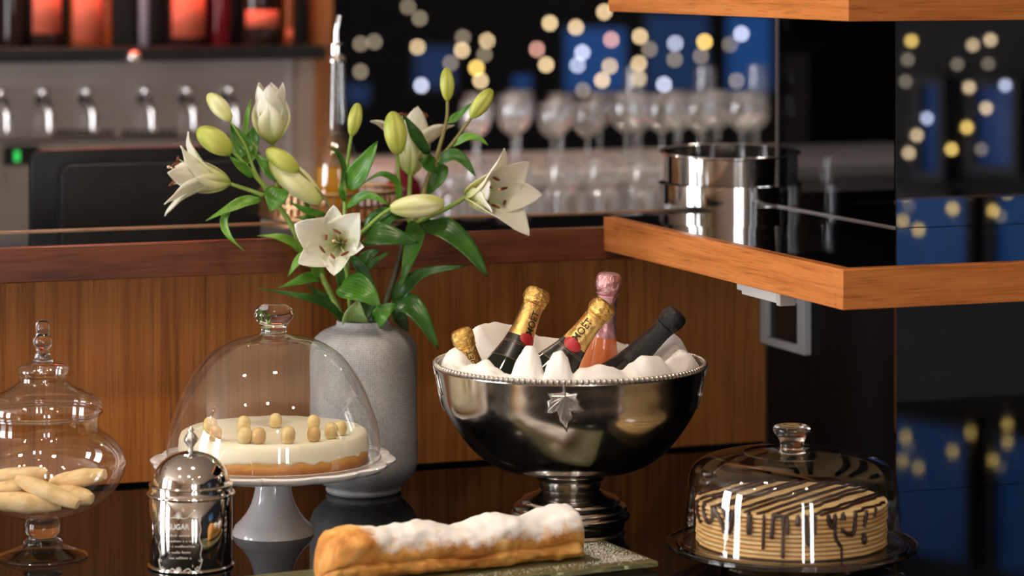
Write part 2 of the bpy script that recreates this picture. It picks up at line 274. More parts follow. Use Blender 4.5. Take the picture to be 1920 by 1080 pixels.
# ------------------------------------------------------------------ mesh helpers
class MB:
    def __init__(s): s.v = []; s.f = []; s.a = {}
    def add(s, vs, fs, **attrs):
        n = len(s.v); s.v += [tuple(v) for v in vs]; s.f += [tuple(i+n for i in f) for f in fs]
        for k in set(list(s.a) + list(attrs)):
            L = s.a.setdefault(k, [0.0]*n)
            L += list(attrs.get(k, [0.0]*len(vs)))
        return s
    def box(s, a, b, mtx=None):
        vs = [Vector((x,y,z)) for x in (a[0],b[0]) for y in (a[1],b[1]) for z in (a[2],b[2])]
        if mtx: vs = [mtx @ v for v in vs]
        return s.add(vs, [(0,1,3,2),(4,6,7,5),(0,4,5,1),(2,3,7,6),(0,2,6,4),(1,5,7,3)])
    def lathe(s, prof, seg=48, mtx=None, wob=None, close=False):
        """prof [(r,z)...]; r = 0 ends become a pole"""
        rows = []; vs = []; fs = []
        for j, (r, z) in enumerate(prof):
            if r <= 1e-6: rows.append([len(vs)]); vs.append(Vector((0,0,z)))
            else:
                row = []
                for i in range(seg):
                    t = 2*PI*i/seg; rr = r*(wob(t, j, r) if wob else 1)
                    row.append(len(vs)); vs.append(Vector((rr*math.cos(t), rr*math.sin(t), z)))
                rows.append(row)
        pairs = list(zip(rows[:-1], rows[1:]))
        if close: pairs.append((rows[-1], rows[0]))
        for a, b in pairs:
            for i in range(seg):
                j = (i+1) % seg
                if len(a) == 1 and len(b) == 1: continue
                if len(a) == 1: fs.append((a[0], b[j], b[i]))
                elif len(b) == 1: fs.append((a[i], a[j], b[0]))
                else: fs.append((a[i], a[j], b[j], b[i]))
        if mtx: vs = [mtx @ v for v in vs]
        return s.add(vs, fs)
    def tube(s, pts, rad, seg=8, cap=True):
        pts = [Vector(p) for p in pts]; n = len(pts)
        rads = rad if isinstance(rad, (list, tuple)) else [rad]*n
        vs = []; fs = []; N = None
        for i, p in enumerate(pts):
            T = (pts[min(i+1,n-1)]-pts[max(i-1,0)]).normalized()
            if N is None: N = T.orthogonal().normalized()
            else:
                N = (N - T*N.dot(T)); N = N.normalized() if N.length > 1e-6 else T.orthogonal().normalized()
            B = T.cross(N)
            for k in range(seg):
                t = 2*PI*k/seg; vs.append(p + (N*math.cos(t)+B*math.sin(t))*rads[i])
        for i in range(n-1):
            for k in range(seg):
                l = (k+1) % seg; fs.append((i*seg+k, i*seg+l, (i+1)*seg+l, (i+1)*seg+k))
        if cap: fs.append(tuple(range(seg))[::-1]); fs.append(tuple(range((n-1)*seg, n*seg)))
        return s.add(vs, fs)
    def sphere(s, c, r, seg=12, rings=8, mtx=None, sc=(1,1,1)):
        prof = [(r*math.sin(PI*i/rings) if 0 < i < rings else 0, -r*math.cos(PI*i/rings)) for i in range(rings+1)]
        M = Matrix.Translation(c) @ (mtx if mtx else Matrix()) @ Matrix.Diagonal((*sc,1))
        return s.lathe(prof, seg, M)
    def poly(s, pts, z0, z1):
        n = len(pts); vs = [Vector((p[0],p[1],z0)) for p in pts]+[Vector((p[0],p[1],z1)) for p in pts]
        tri = tessellate_polygon([[Vector((p[0],p[1],0)) for p in pts]])
        fs = [(t[2],t[1],t[0]) for t in tri]+[(t[0]+n,t[1]+n,t[2]+n) for t in tri]
        fs += [(i,(i+1)%n,(i+1)%n+n,i+n) for i in range(n)]
        return s.add(vs, fs)
    def mesh(s, name, smooth=None):
        me = bpy.data.meshes.new(name); me.from_pydata(s.v, [], s.f)
        for k, L in s.a.items():
            at = me.attributes.new(k, 'FLOAT', 'POINT'); at.data.foreach_set('value', L)
        bm = bmesh.new(); bm.from_mesh(me); bmesh.ops.recalc_face_normals(bm, faces=bm.faces); bm.to_mesh(me); bm.free()
        if smooth is not None:
            me.shade_smooth()
            if smooth < 180: me.set_sharp_from_angle(angle=R(smooth))
        me.update(); return me
def lk(name, me, mat, parent=None, loc=(0,0,0), rot=None):
    o = bpy.data.objects.new(name, me); COL.objects.link(o)
    if mat and len(me.materials) == 0: me.materials.append(MATS[mat])
    o.location = loc
    if rot is not None: o.rotation_euler = rot
    if parent: o.parent = parent
    return o
def ob(name, mb, mat, parent=None, loc=(0,0,0), rot=None, smooth=35, bevel=0, sub=0, solid=0):
    o = lk(name, mb.mesh(name, smooth), mat, parent, loc, rot)
    if solid: md = o.modifiers.new('solid','SOLIDIFY'); md.thickness = solid; md.offset = 0
    if bevel:
        md = o.modifiers.new('bevel','BEVEL'); md.width = bevel; md.segments = 2; md.limit_method = 'ANGLE'; md.angle_limit = R(40)
    if sub: md = o.modifiers.new('sub','SUBSURF'); md.levels = sub; md.render_levels = sub
    return o
def thing(name, label, cat, loc=(0,0,0), rotz=0.0, group=None):
    o = bpy.data.objects.new(name, None); COL.objects.link(o); o.location = loc; o.rotation_euler = (0,0,rotz)
    o.empty_display_size = 0.05
    return tag(o, label, cat, group)
def tag(o, label, cat, group=None):
    o['label'] = label; o['category'] = cat
    if group: o['group'] = group
    return o
def struct(o): o['kind'] = 'structure'; return o
def dup(root, loc, rotz=None, label=None, group=None, scale=None):
    r = root.copy(); COL.objects.link(r); r.location = loc
    if rotz is not None: r.rotation_euler = (0,0,rotz)
    if scale: r.scale = scale
    if label: r['label'] = label
    if group: r['group'] = group
    for ch in root.children:
        c = ch.copy(); COL.objects.link(c); c.parent = r
        for g in ch.children:
            d = g.copy(); COL.objects.link(d); d.parent = c
    return r
def cr(pts, n):
    """Catmull-Rom resample to n points"""
    P = [Vector(p) for p in pts]
    if len(P) == 2: return [P[0].lerp(P[1], i/(n-1)) for i in range(n)]
    P = [P[0]*2-P[1]] + P + [P[-1]*2-P[-2]]; m = len(P)-3; out = []
    for i in range(n):
        t = i/(n-1)*m; k = min(int(t), m-1); t -= k
        a, b, c, d = P[k:k+4]
        out.append(0.5*((2*b)+(c-a)*t+(2*a-5*b+4*c-d)*t*t+(3*b-a-3*c+d)*t**3))
    return out
def frame_mtx(z, hint=Vector((0,0,1))):
    z = Vector(z).normalized()
    x = Vector(hint).cross(z)
    x = x.normalized() if x.length > 1e-5 else z.orthogonal().normalized()
    y = z.cross(x); return Matrix((x, y, z)).transposed().to_4x4()
def prof(pts, s, y0): return [(r/s, (y0-y)/s) for r, y in pts]
def shell(p, th):
    """close an open profile into a wall of thickness th"""
    q = []
    for i, (r, z) in enumerate(p):
        a = p[max(i-1,0)]; b = p[min(i+1,len(p)-1)]; dx, dz = b[0]-a[0], b[1]-a[1]; L = math.hypot(dx, dz) or 1
        q.append((max(r-dz/L*th, 0.0), z+dx/L*th))
    return p + q[::-1]
def smoothp(p, n=40):
    return [(max(v.x,0), v.y) for v in cr([(a,b,0) for a,b in p], n)]
def text_mesh(txt, size, extrude=0.0, bold=0.0):
    cu = bpy.data.curves.new('t','FONT'); cu.body = txt; cu.size = size; cu.align_x = 'CENTER'; cu.align_y = 'CENTER'; cu.offset = bold; cu.resolution_u = 3
    o = bpy.data.objects.new('t', cu); COL.objects.link(o)
    dg = bpy.context.evaluated_depsgraph_get(); dg.update()
    me = bpy.data.meshes.new_from_object(o.evaluated_get(dg))
    bpy.data.objects.remove(o); bpy.data.curves.remove(cu)
    bm = bmesh.new(); bm.from_mesh(me)
    bmesh.ops.triangulate(bm, faces=bm.faces)
    mb = MB(); bm.verts.index_update(); mb.add([v.co.copy() for v in bm.verts], [tuple(v.index for v in f.verts) for f in bm.faces]); bm.free()
    return mb

# ------------------------------------------------------------------ the room (camera side and behind the bar)
ZF, ZC = -0.95, 1.78
def slab(name, a, b, mat, bevel=0): return struct(ob(name, MB().box(a, b), mat, bevel=bevel))
XL, XR, YF, YB = -4.6, 4.8, -4.2, 13.0
slab('floor', (XL,YF,ZF-0.1), (XR,YB,ZF), 'floor_dark')
slab('ceiling', (XL,YF,ZC), (XR,YB,ZC+0.1), 'ceiling_paint')
slab('wall_back', (XL,YB,ZF), (XR,YB+0.1,ZC), 'wall_dark')
def wall_with_windows(name, axis, pos, lo, hi, wins, mat, sill, head, inward):
    """wall pieces round the openings; each window has its frame, mullions and panes"""
    mb = MB(); t = 0.14
    def bx(a0, a1, z0, z1):
        if axis == 'x': mb.box((pos,a0,z0), (pos+t*inward,a1,z1))
        else: mb.box((a0,pos,z0), (a1,pos+t*inward,z1))
    e = lo
    for a0, a1 in wins:
        bx(e, a0, ZF, ZC); bx(a0, a1, ZF, sill); bx(a0, a1, head, ZC); e = a1
    bx(e, hi, ZF, ZC)
    return struct(ob(name, mb, mat))
wcount = [0]
def window(axis, pos, a0, a1, z0, z1, inward, pane, cols=2, rows=2, fw=0.05):
    wcount[0] += 1
    mid = (a0+a1)/2; loc = (pos, mid, z0) if axis == 'x' else (mid, pos, z0)
    o = bpy.data.objects.new('window_%d' % wcount[0], None); COL.objects.link(o); o.location = loc; o.rotation_euler = (0,0, PI/2 if axis == 'x' else 0); struct(o)
    w_, h = a1-a0, z1-z0
    for (p, q) in (((-w_/2,-0.04,0),(-w_/2+fw,0.04,h)), ((w_/2-fw,-0.04,0),(w_/2,0.04,h)), ((-w_/2+fw,-0.04,0),(w_/2-fw,0.04,fw)), ((-w_/2+fw,-0.04,h-fw),(w_/2-fw,0.04,h))):
        ob('window_frame', MB().box(p, q), 'frame_dark', o)
    for i in range(1, cols):
        x = -w_/2+w_*i/cols; ob('mullion', MB().box((x-0.02,-0.03,fw),(x+0.02,0.03,h-fw)), 'frame_dark', o)
    for i in range(cols):
        for j in range(rows):
            x0 = -w_/2+w_*i/cols+0.02; x1 = -w_/2+w_*(i+1)/cols-0.02; y0 = h*j/rows+0.012; y1 = h*(j+1)/rows-0.012
            ob('pane', MB().box((max(x0,-w_/2+fw),-0.006,max(y0,fw)),(min(x1,w_/2-fw),0.006,min(y1,h-fw))), pane, o)
    for j in range(1, rows):
        z = h*j/rows; ob('transom', MB().box((-w_/2+fw,-0.025,z-0.012),(w_/2-fw,0.025,z+0.012)), 'frame_dark', o)
    return o
lw = [(0.95,1.8), (2.4,3.4)]
wall_with_windows('wall_left', 'x', XL, YF, 7.6, lw, 'wall_beige', -0.80, 1.6, -1)
for a, b in lw: window('x', XL-0.07, a, b, -0.80, 1.6, 1, 'pane_day', 2, 1)
slab('wall_left_bar', (XL-0.14,7.6,ZF), (XL,YB,ZC), 'wall_dark')
fw_ = [(1.0,1.4), (2.2,2.8)]
wall_with_windows('wall_front', 'y', YF, XL, XR, fw_, 'wall_beige', -0.80, 1.6, -1)
for a, b in fw_: window('y', YF-0.07, a, b, -0.80, 1.6, 1, 'pane_day', 2, 1)
RWIN = [(0.30,1.02,0.74,1.25,'pane_blue_bright'), (1.08,1.80,0.74,1.25,'pane_blue_bright'), (0.76,0.90,0.06,0.42,'pane_blue'), (1.00,1.22,0.10,0.42,'pane_blue'), (0.66,0.92,-0.02,0.03,'pane_blue_dim'), (1.36,1.70,0.06,0.5,'pane_blue_dim')]
slab('wall_right', (XR,YF,ZF), (XR+0.14,YB,ZC), 'wall_dark')
for a0, a1, z0, z1, pn in RWIN: window('x', XR-0.045, a0, a1, z0, z1, 1, pn, 1, 1, 0.03)
# dusk-blue windows in the wall behind the bar
def far_win(px0, px1, py0, py1, pane):
    Y = YB-0.03
    a, b = (px0-960)*Y/F, (px1-960)*Y/F
    window('y', Y, a, b, zpx(py1, Y), zpx(py0, Y), 1, pane, 1, 1, 0.02)
for q in ((770,862,80,172,'pane_blue_dim'), (955,1003,135,172,'pane_blue'), (1052,1180,45,178,'pane_blue'), (1204,1335,20,178,'pane_blue_dim'), (1355,1452,20,178,'pane_blue'), (640,700,150,200,'pane_blue_dim')): far_win(*q)
# ceiling downlights: four small lamps in a square housing
def downlight(x, y, wat, label, col=(1.0,0.84,0.66)):
    t = thing('ceiling_downlight', label, 'lamp', (x, y, ZC-0.012), 0, 'square ceiling downlights')
    ob('housing', MB().box((-0.075,-0.075,0),(0.075,0.075,0.012)), 'frame_dark', t, bevel=0.002)
    for i in (-1,1):
        for j in (-1,1):
            ob('lamp_lens', MB().lathe([(0,-0.004),(0.016,-0.004),(0.020,0)], 16), 'lamp_lens', t, (i*0.036,j*0.036,0))
    ld = bpy.data.lights.new('downlight_lamp','AREA'); ld.shape = 'DISK'; ld.size = 0.10; ld.energy = wat; ld.color = col; ld.spread = R(130)
    lo = bpy.data.objects.new('downlight_lamp', ld); COL.objects.link(lo); lo.location = (0,0,-0.012); lo.parent = t
    return t
for i, (x, y, k, lb) in enumerate([(-1.5,2.3,1.2,'ceiling downlight nearest the left windows'), (-0.45,2.2,1.2,'ceiling downlight over the guests side, left of centre'),
        (0.75,2.2,0.7,'ceiling downlight over the guests side, right of centre'), (-1.2,3.5,1.0,'ceiling downlight above the candy jar'),
        (-0.25,3.45,1.1,'ceiling downlight above the strudel'), (0.15,1.0,0.8,'ceiling downlight above the camera aisle'), (-1.8,-1.0,6.0,'added fill downlight near the front wall, left'), (0.9,-1.0,5.0,'added fill downlight near the front wall, right'),  # front wall pair added behind the camera to raise the fill light
        (-0.9,5.6,1.3,'ceiling downlight above the beer taps'), (0.75,5.9,1.3,'ceiling downlight above the left glass rack'), (1.9,6.6,1.0,'ceiling downlight above the right glass rack')]):
    downlight(x, y, SPOT_W*k, lb)

# ------------------------------------------------------------------ counter, bar, column, shelves
cn = thing('display_counter', 'glossy black counter top carrying the cakes and the vase', 'counter', UV(-0.6,0,0), TH)
ob('top', MB().box((-1.6,-0.30,-0.045),(2.6,0.9455,0)), 'counter_black', cn, bevel=0.003)
ob('base', MB().box((-1.55,-0.24,ZF),(2.55,0.9455,-0.045)), 'black_satin', cn)
bar = thing('bar', 'walnut bar front with dark red rail and black glass top', 'bar', UV(-0.9,0.946,0), TH)
PU0, PU1 = -1.4, 0.3435                       # panel ends in u
loc = lambda u: u+0.9
# veneer boards of the front, butt joints
edges = [-1.4, -0.62, 0.3435]
for a, b_ in zip(edges[:-1], edges[1:]):
    ob('front_board', MB().box((loc(a)+0.0006,0.004,0.006),(loc(b_)-0.0006,0.03,0.335)), 'wood_panel', bar)
ob('kick_strip', MB().box((loc(PU0),0.012,0.0),(loc(PU1),0.03,0.006)), 'black_satin', bar)
ob('core', MB().box((loc(PU0),0.03,ZF),(loc(PU1),0.06,0.335)), 'black_satin', bar)
ob('rail', MB().box((loc(PU0),-0.116,0.334),(loc(PU1),-0.096,0.3862)), 'wood_rail', bar, bevel=0.0015)
ob('underside', MB().box((loc(PU0),-0.096,0.337),(loc(PU1),0.128,0.372)), 'wood_rail', bar)
ob('bar_top', MB().box((loc(PU0),-0.096,0.372),(loc(PU1),0.128,0.386)), 'black_glass', bar)
ob('back_edge', MB().box((loc(PU0),0.128,0.345),(loc(PU1),0.134,0.3882)), 'cream_wood', bar, bevel=0.0015)
# column: black below the shelf, dark mirror above and on the right face
CU, CV = 0.344, 0.4917
colm = struct(bpy.data.objects.new('wall_column', None)); COL.objects.link(colm); colm.location = UV(CU, CV, 0); colm.rotation_euler = (0,0,TH)
ob('core', MB().box((0.008,0.008,0.0005),(2.2,0.452,0.3485)), 'black_satin', colm)
ob('mirror_panel', MB().box((0.0,0.0,0.0005),(2.2,0.0075,0.3485)), 'dark_mirror', colm)
ob('mirror_panel', MB().box((0.0,0.0,0.4035),(2.2,0.0075,0.730)), 'dark_mirror', colm)
ob('backing', MB().box((0.012,0.0077,0.4035),(2.2,0.012,0.730)), 'black_satin', colm)
ob('glass_panel', MB().box((0.003,0.0077,0.4035),(0.006,0.4165,0.730)), 'pane_glass', colm)
ob('black_panel', MB().box((0.0,0.0075,0.0005),(0.0075,0.452,0.3485)), 'black_satin', colm)
ob('edge_trim', MB().box((-0.0012,-0.0012,0.4035),(0.0,0.0,0.730)), 'frame_dark', colm)
ob('edge_trim', MB().box((-0.0008,0.4165,0.4035),(0.006,0.4195,0.730)), 'brushed_steel', colm)
ob('bead', MB().box((-0.0022,0.0,0.4032),(-0.0001,0.415,0.4052)), 'brushed_steel', colm)
# shelves
def shelf(name, label, z0, z1, du, poly):
    t = thing(name, label, 'shelf', UV(du, 0, z0), TH); h = z1-z0
    ob('side_edge', MB().box((0,0.0205,0),(0.02,0.829,h)), 'wood_edge', t, bevel=0.0012)
    ob('front_edge', MB().box((0,0,0),(2.4,0.02,h)), 'wood_edge', t, bevel=0.0012)
    ob('board', MB().poly(poly, 0.002, h-0.012), 'black_satin', t)
    ob('glass_top', MB().poly(poly, h-0.0118, h-0.0002), 'black_glass', t)
    return t
sh = shelf('corner_shelf', 'wood edged corner shelf with black glass top carrying the cake rings', 0.3494, 0.403, 0, [(0.0202,0.0202),(2.39,0.0202),(2.39,0.829),(0.0202,0.829)])
ob('glass_tongue', MB().poly([(0.20,0.8295),(0.9,0.8295),(0.9,1.15),(0.255,1.15)], 0.0445, 0.0534), 'black_glass', sh)
shelf('upper_shelf', 'wood edged upper shelf over the mirrored column', 0.7306, 0.784, 0.008, [(0.0202,0.0202),(2.39,0.0202),(2.39,0.829),(0.0202,0.829)])
# surface box on the black column face
so = thing('socket_frame', 'grey plastic socket frame with dark insert under the wooden shelf', 'socket', UV(CU-0.0005, CV+0.37, 0.172), TH)
fh, fl = 0.092, 0.083
ob('frame_side', MB().box((-0.014,-fl,0),(0,-fl+0.026,fh)), 'white_plastic', so, bevel=0.002)
ob('frame_side', MB().box((-0.014,fl-0.026,0),(0,fl,fh)), 'white_plastic', so, bevel=0.002)
ob('frame_rail', MB().box((-0.014,-fl+0.026,0),(0,fl-0.026,0.014)), 'white_plastic', so, bevel=0.002)
ob('frame_rail', MB().box((-0.014,-fl+0.026,fh-0.012),(0,fl-0.026,fh)), 'white_plastic', so, bevel=0.002)
ob('insert', MB().box((-0.006,-fl+0.026,0.014),(-0.001,fl-0.026,fh-0.012)), 'plastic_black', so)
ob('flap', MB().box((-0.010,-fl+0.03,0.018),(-0.006,-fl+0.045,fh-0.016)), 'plastic_dark', so, bevel=0.001)
ls = thing('under_shelf_light', 'slim white light bar screwed under the wooden shelf', 'light bar', UV(0.024, 0.225, 0.3494), TH)
ob('housing', MB().box((-0.012,0.0,-0.017),(0.012,0.115,-0.0004)), 'white_plastic', ls, bevel=0.002)
ob('end_clip', MB().box((-0.008,0.1155,-0.013),(0.008,0.14,-0.0004)), 'white_plastic', ls, bevel=0.002)
ob('end_cap', MB().box((-0.013,-0.012,-0.020),(0.013,-0.0005,-0.0004)), 'counter_grey', ls, bevel=0.002)
# cake rings on the shelf tongue
rp = UV(0.31, 1.02, 0.403)
def cake_ring(label, z, r, h, flange, tilt=0.0):
    p = [(r-0.0012,0.0),(r,0.0),(r,h-0.004),(r+flange,h-0.002),(r+flange,h),(r-0.0012,h)]
    mb = MB().lathe(p, 96, close=True)
    if flange: mb.lathe([(r+flange*0.6+0.0022*math.cos(t), h-0.001+0.0022*math.sin(t)) for t in [2*PI*i/8 for i in range(8)]], 96, close=True)
    return tag(ob('cake_ring', mb, 'chrome', None, rp+Vector((0,0,z)), (tilt,0,0), smooth=50), label, 'cake ring', 'cake rings on the corner shelf')
cake_ring('lower polished steel cake ring standing on the black shelf', 0.0, 0.1220, 0.0325, 0.0)
cake_ring('upper polished steel cake ring with rolled rim, stacked on another', 0.0378, 0.1150, 0.0475, 0.0045, R(2.4))

# ------------------------------------------------------------------ champagne bowl
BX, BY = 0.0825, 4.012
bs_ = F/BY
bowl = thing('punch_bowl', 'large footed silver bowl with beaded rim and leaf emblems, full of bottles', 'bowl', (BX,BY,0))
bp = [(83,880),(132,873),(171,851),(205,814),(235,765),(244,722),(250,690),(252,682)]
bprof = smoothp([(0.0,0.0935)]+[(r/bs_, H-(y-YH)*BY/F) for r, y in bp], 40)
def bowl_r(z):
    for (r0,z0),(r1,z1) in zip(bprof[:-1], bprof[1:]):
        if z0 <= z <= z1 and z1 > z0: return r0+(r1-r0)*(z-z0)/(z1-z0)
    return bprof[-1][0]
ob('body', MB().lathe(shell(bprof, 0.002), 128), 'old_silver', bowl, smooth=60)
RZ = bprof[-1][1]; RR = bprof[-1][0]
ob('rim_band', MB().lathe([(RR+0.0005,RZ-0.004),(RR+0.003,RZ-0.003),(RR+0.003,RZ-0.0015),(RR-0.002,RZ-0.001),(RR-0.002,RZ-0.004)], 128, close=True), 'old_silver', bowl)
mb = MB()
for i in range(150):
    t = 2*PI*i/150; mb.sphere((math.cos(t)*(RR+0.0008), math.sin(t)*(RR+0.0008), RZ+0.0018), 0.0037, 8, 6)
ob('bead_trim', mb, 'relief_silver', bowl)['kind'] = 'stuff'
zz = lambda y: H-(y-YH)*BY/F
fp = [(60,878),(78,879),(80,883),(66,887),(64,890),(63,897),(57,901),(57,908),(56,915),(63,921),(71,925),(88,931),(93,936),(94,940),(104,945),(107,949),(107,954),(112,959),(113,964),(111,969),(104,972),(104,978),(102,984),(101,990),(103,993),(103,998)]
ob('pedestal', MB().lathe([(0,zz(878))]+[(r/bs_, zz(y)) for r, y in fp]+[(0,0)], 96), 'old_silver', bowl, smooth=40)
out = [(5,-55),(20,-48),(48,-55),(44,-35),(56,-20),(52,-8),(72,15),(45,22),(22,18),(28,35),(22,52),(12,60),(6,90),(-6,70),(-20,55),(-22,35),(-30,15),(-50,25),(-70,22),(-62,0),(-65,-20),(-50,-28),(-62,-48),(-35,-50),(-15,-52),(-5,-60)]
def emblem(ang, zc):
    k = 1/(2.037*bs_)
    def P(x, y, off):
        z = zc - y*k; r = bowl_r(z)+off; a = ang + x*k/r
        return Vector((r*math.sin(a), -r*math.cos(a), z))
    n = len(out); mb = MB()
    rings = [(1.0,-0.0005),(1.0,0.0020),(0.9,0.0030),(0.45,0.0022)]
    vs = [P(x*s, y*s, o) for s, o in rings for i, (x, y) in enumerate(out)] + [P(0,0,0.003)]
    fs = [(a*n+i, a*n+(i+1)%n, (a+1)*n+(i+1)%n, (a+1)*n+i) for a in range(3) for i in range(n)] + [(3*n+i, 3*n+(i+1)%n, 4*n) for i in range(n)]
    mb.add(vs, fs); e = ob('leaf_emblem', mb, 'relief_silver', bowl, smooth=60)
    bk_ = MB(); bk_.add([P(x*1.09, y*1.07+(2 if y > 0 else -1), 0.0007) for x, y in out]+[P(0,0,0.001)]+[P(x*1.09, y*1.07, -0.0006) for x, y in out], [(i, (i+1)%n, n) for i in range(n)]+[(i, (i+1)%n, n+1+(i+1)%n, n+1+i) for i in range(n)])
    ob('shadow_rim', bk_, 'rim_shade', e)  # dark plate under the leaf, its shadow outline painted as near-black metal
    vb = MB()
    for tx, ty in ((0,80),(62,15),(-62,15),(46,-44),(-52,-40),(-54,-12),(48,-12),(18,45),(-15,50),(35,18),(-38,20)):
        vb.tube([P(tx*t, -50+(ty+50)*t if abs(ty) > 60 else -40+(ty+40)*t, 0.0036-0.0006*t) for t in (0,0.25,0.5,0.75,0.97)], [0.0011,0.001,0.0009,0.0007,0.0004], 6)
    ob('vein', vb, 'relief_silver', e)
    ob('leaf_stalk', MB().tube([P(-2,-92,0.003),P(-3,-75,0.0035),P(0,-50,0.003)], [0.0012,0.0016,0.002], 8), 'relief_silver', e)
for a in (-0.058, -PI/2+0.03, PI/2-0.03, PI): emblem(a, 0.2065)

# napkin lining the bowl: polar cloth with folds
def lerp_tab(tab, x):
    for (a, va), (b, vb) in zip(tab[:-1], tab[1:]):
        if a <= x <= b:
            t = (x-a)/(b-a); t = t*t*(3-2*t); return va+(vb-va)*t
    return tab[-1][1]
# height over the rim (m) against angle in degrees: 0 = towards the camera, 90 = right
tab = [(-180,0.016),(-165,0.020),(-152,0.038),(-138,0.046),(-125,0.042),(-112,0.014),(-100,0.014),(-94,0.026),(-88,0.030),(-81,0.018),(-75,0.008),(-66,0.008),(-58,0.016),(-49,0.022),(-42,0.015),(-37,0.005),(-33,0.003),(-30,0.008),(-26.5,0.036),(-24,0.044),(-20,0.044),(-17.5,0.036),(-15,0.012),(-14,0.012),(-11.5,0.036),(-9.5,0.045),(-5.5,0.045),(-3,0.036),(0,0.012),(4,0.021),(12,0.024),(20,0.020),(26,0.013),(31,0.020),(38,0.030),(46,0.028),(52,0.016),(60,0.020),(70,0.023),(80,0.026),(90,0.022),(98,0.010),(104,0.024),(110,0.040),(116,0.036),(124,0.014),(140,0.010),(160,0.014),(180,0.016)]
NA, NT = 420, 22
mb = MB(); vs = []; fs = []
for i in range(NA):
    d = -180+360*i/NA; a = R(d); h = lerp_tab(tab, d)
    for j in range(NT):
        t = j/(NT-1)
        if t < 0.5:
            s = t/0.5; rad = RR-0.007-0.030*s**1.6; z = RZ-0.008+(h+0.008)*math.sin(s*PI/2)
        else:
            s = (t-0.5)/0.5; rad = RR-0.037-0.115*s; z = RZ-0.050*s**0.8 + h*(1-s)**2.2
        q = Vector((math.sin(a)*rad, -math.cos(a)*rad, z))
        wv = noise.noise(Vector((d*0.045, t*2.2, 3.1)))*0.006 + noise.noise(Vector((q.x*26, q.y*26, 9)))*0.004
        cn = noise.noise(Vector((d*0.040+0.9*t, t*0.8, 21.0))); wv -= 0.0045*math.exp(-(cn*6)**2)
        cn = noise.noise(Vector((d*0.03-2.2*t, t*3.1, 41.0))); wv -= 0.003*math.exp(-(cn*8)**2)
        k = math.sin(PI*min(1, t*1.15))
        q.z += wv*k; rr = 1+ (noise.noise(Vector((d*0.07, 7.7, t)))*0.02*k)
        q.x *= min(rr, (RR-0.006)/max(rad,0.01)); q.y *= min(rr, (RR-0.006)/max(rad,0.01))
        vs.append(q)
for i in range(NA):
    for j in range(NT-1):
        k = (i+1) % NA; fs.append((i*NT+j, k*NT+j, k*NT+j+1, i*NT+j+1))
vs.append(Vector((0,0,RZ-0.055))); c0 = len(vs)-1
for i in range(NA): fs.append((i*NT+NT-1, ((i+1)%NA)*NT+NT-1, c0))
mb.add(vs, fs)
nk = ob('napkin', mb, 'napkin', None, (BX,BY,0), smooth=180, solid=0.0012)
tag(nk, 'crumpled white cloth napkin lining the silver bowl', 'napkin')

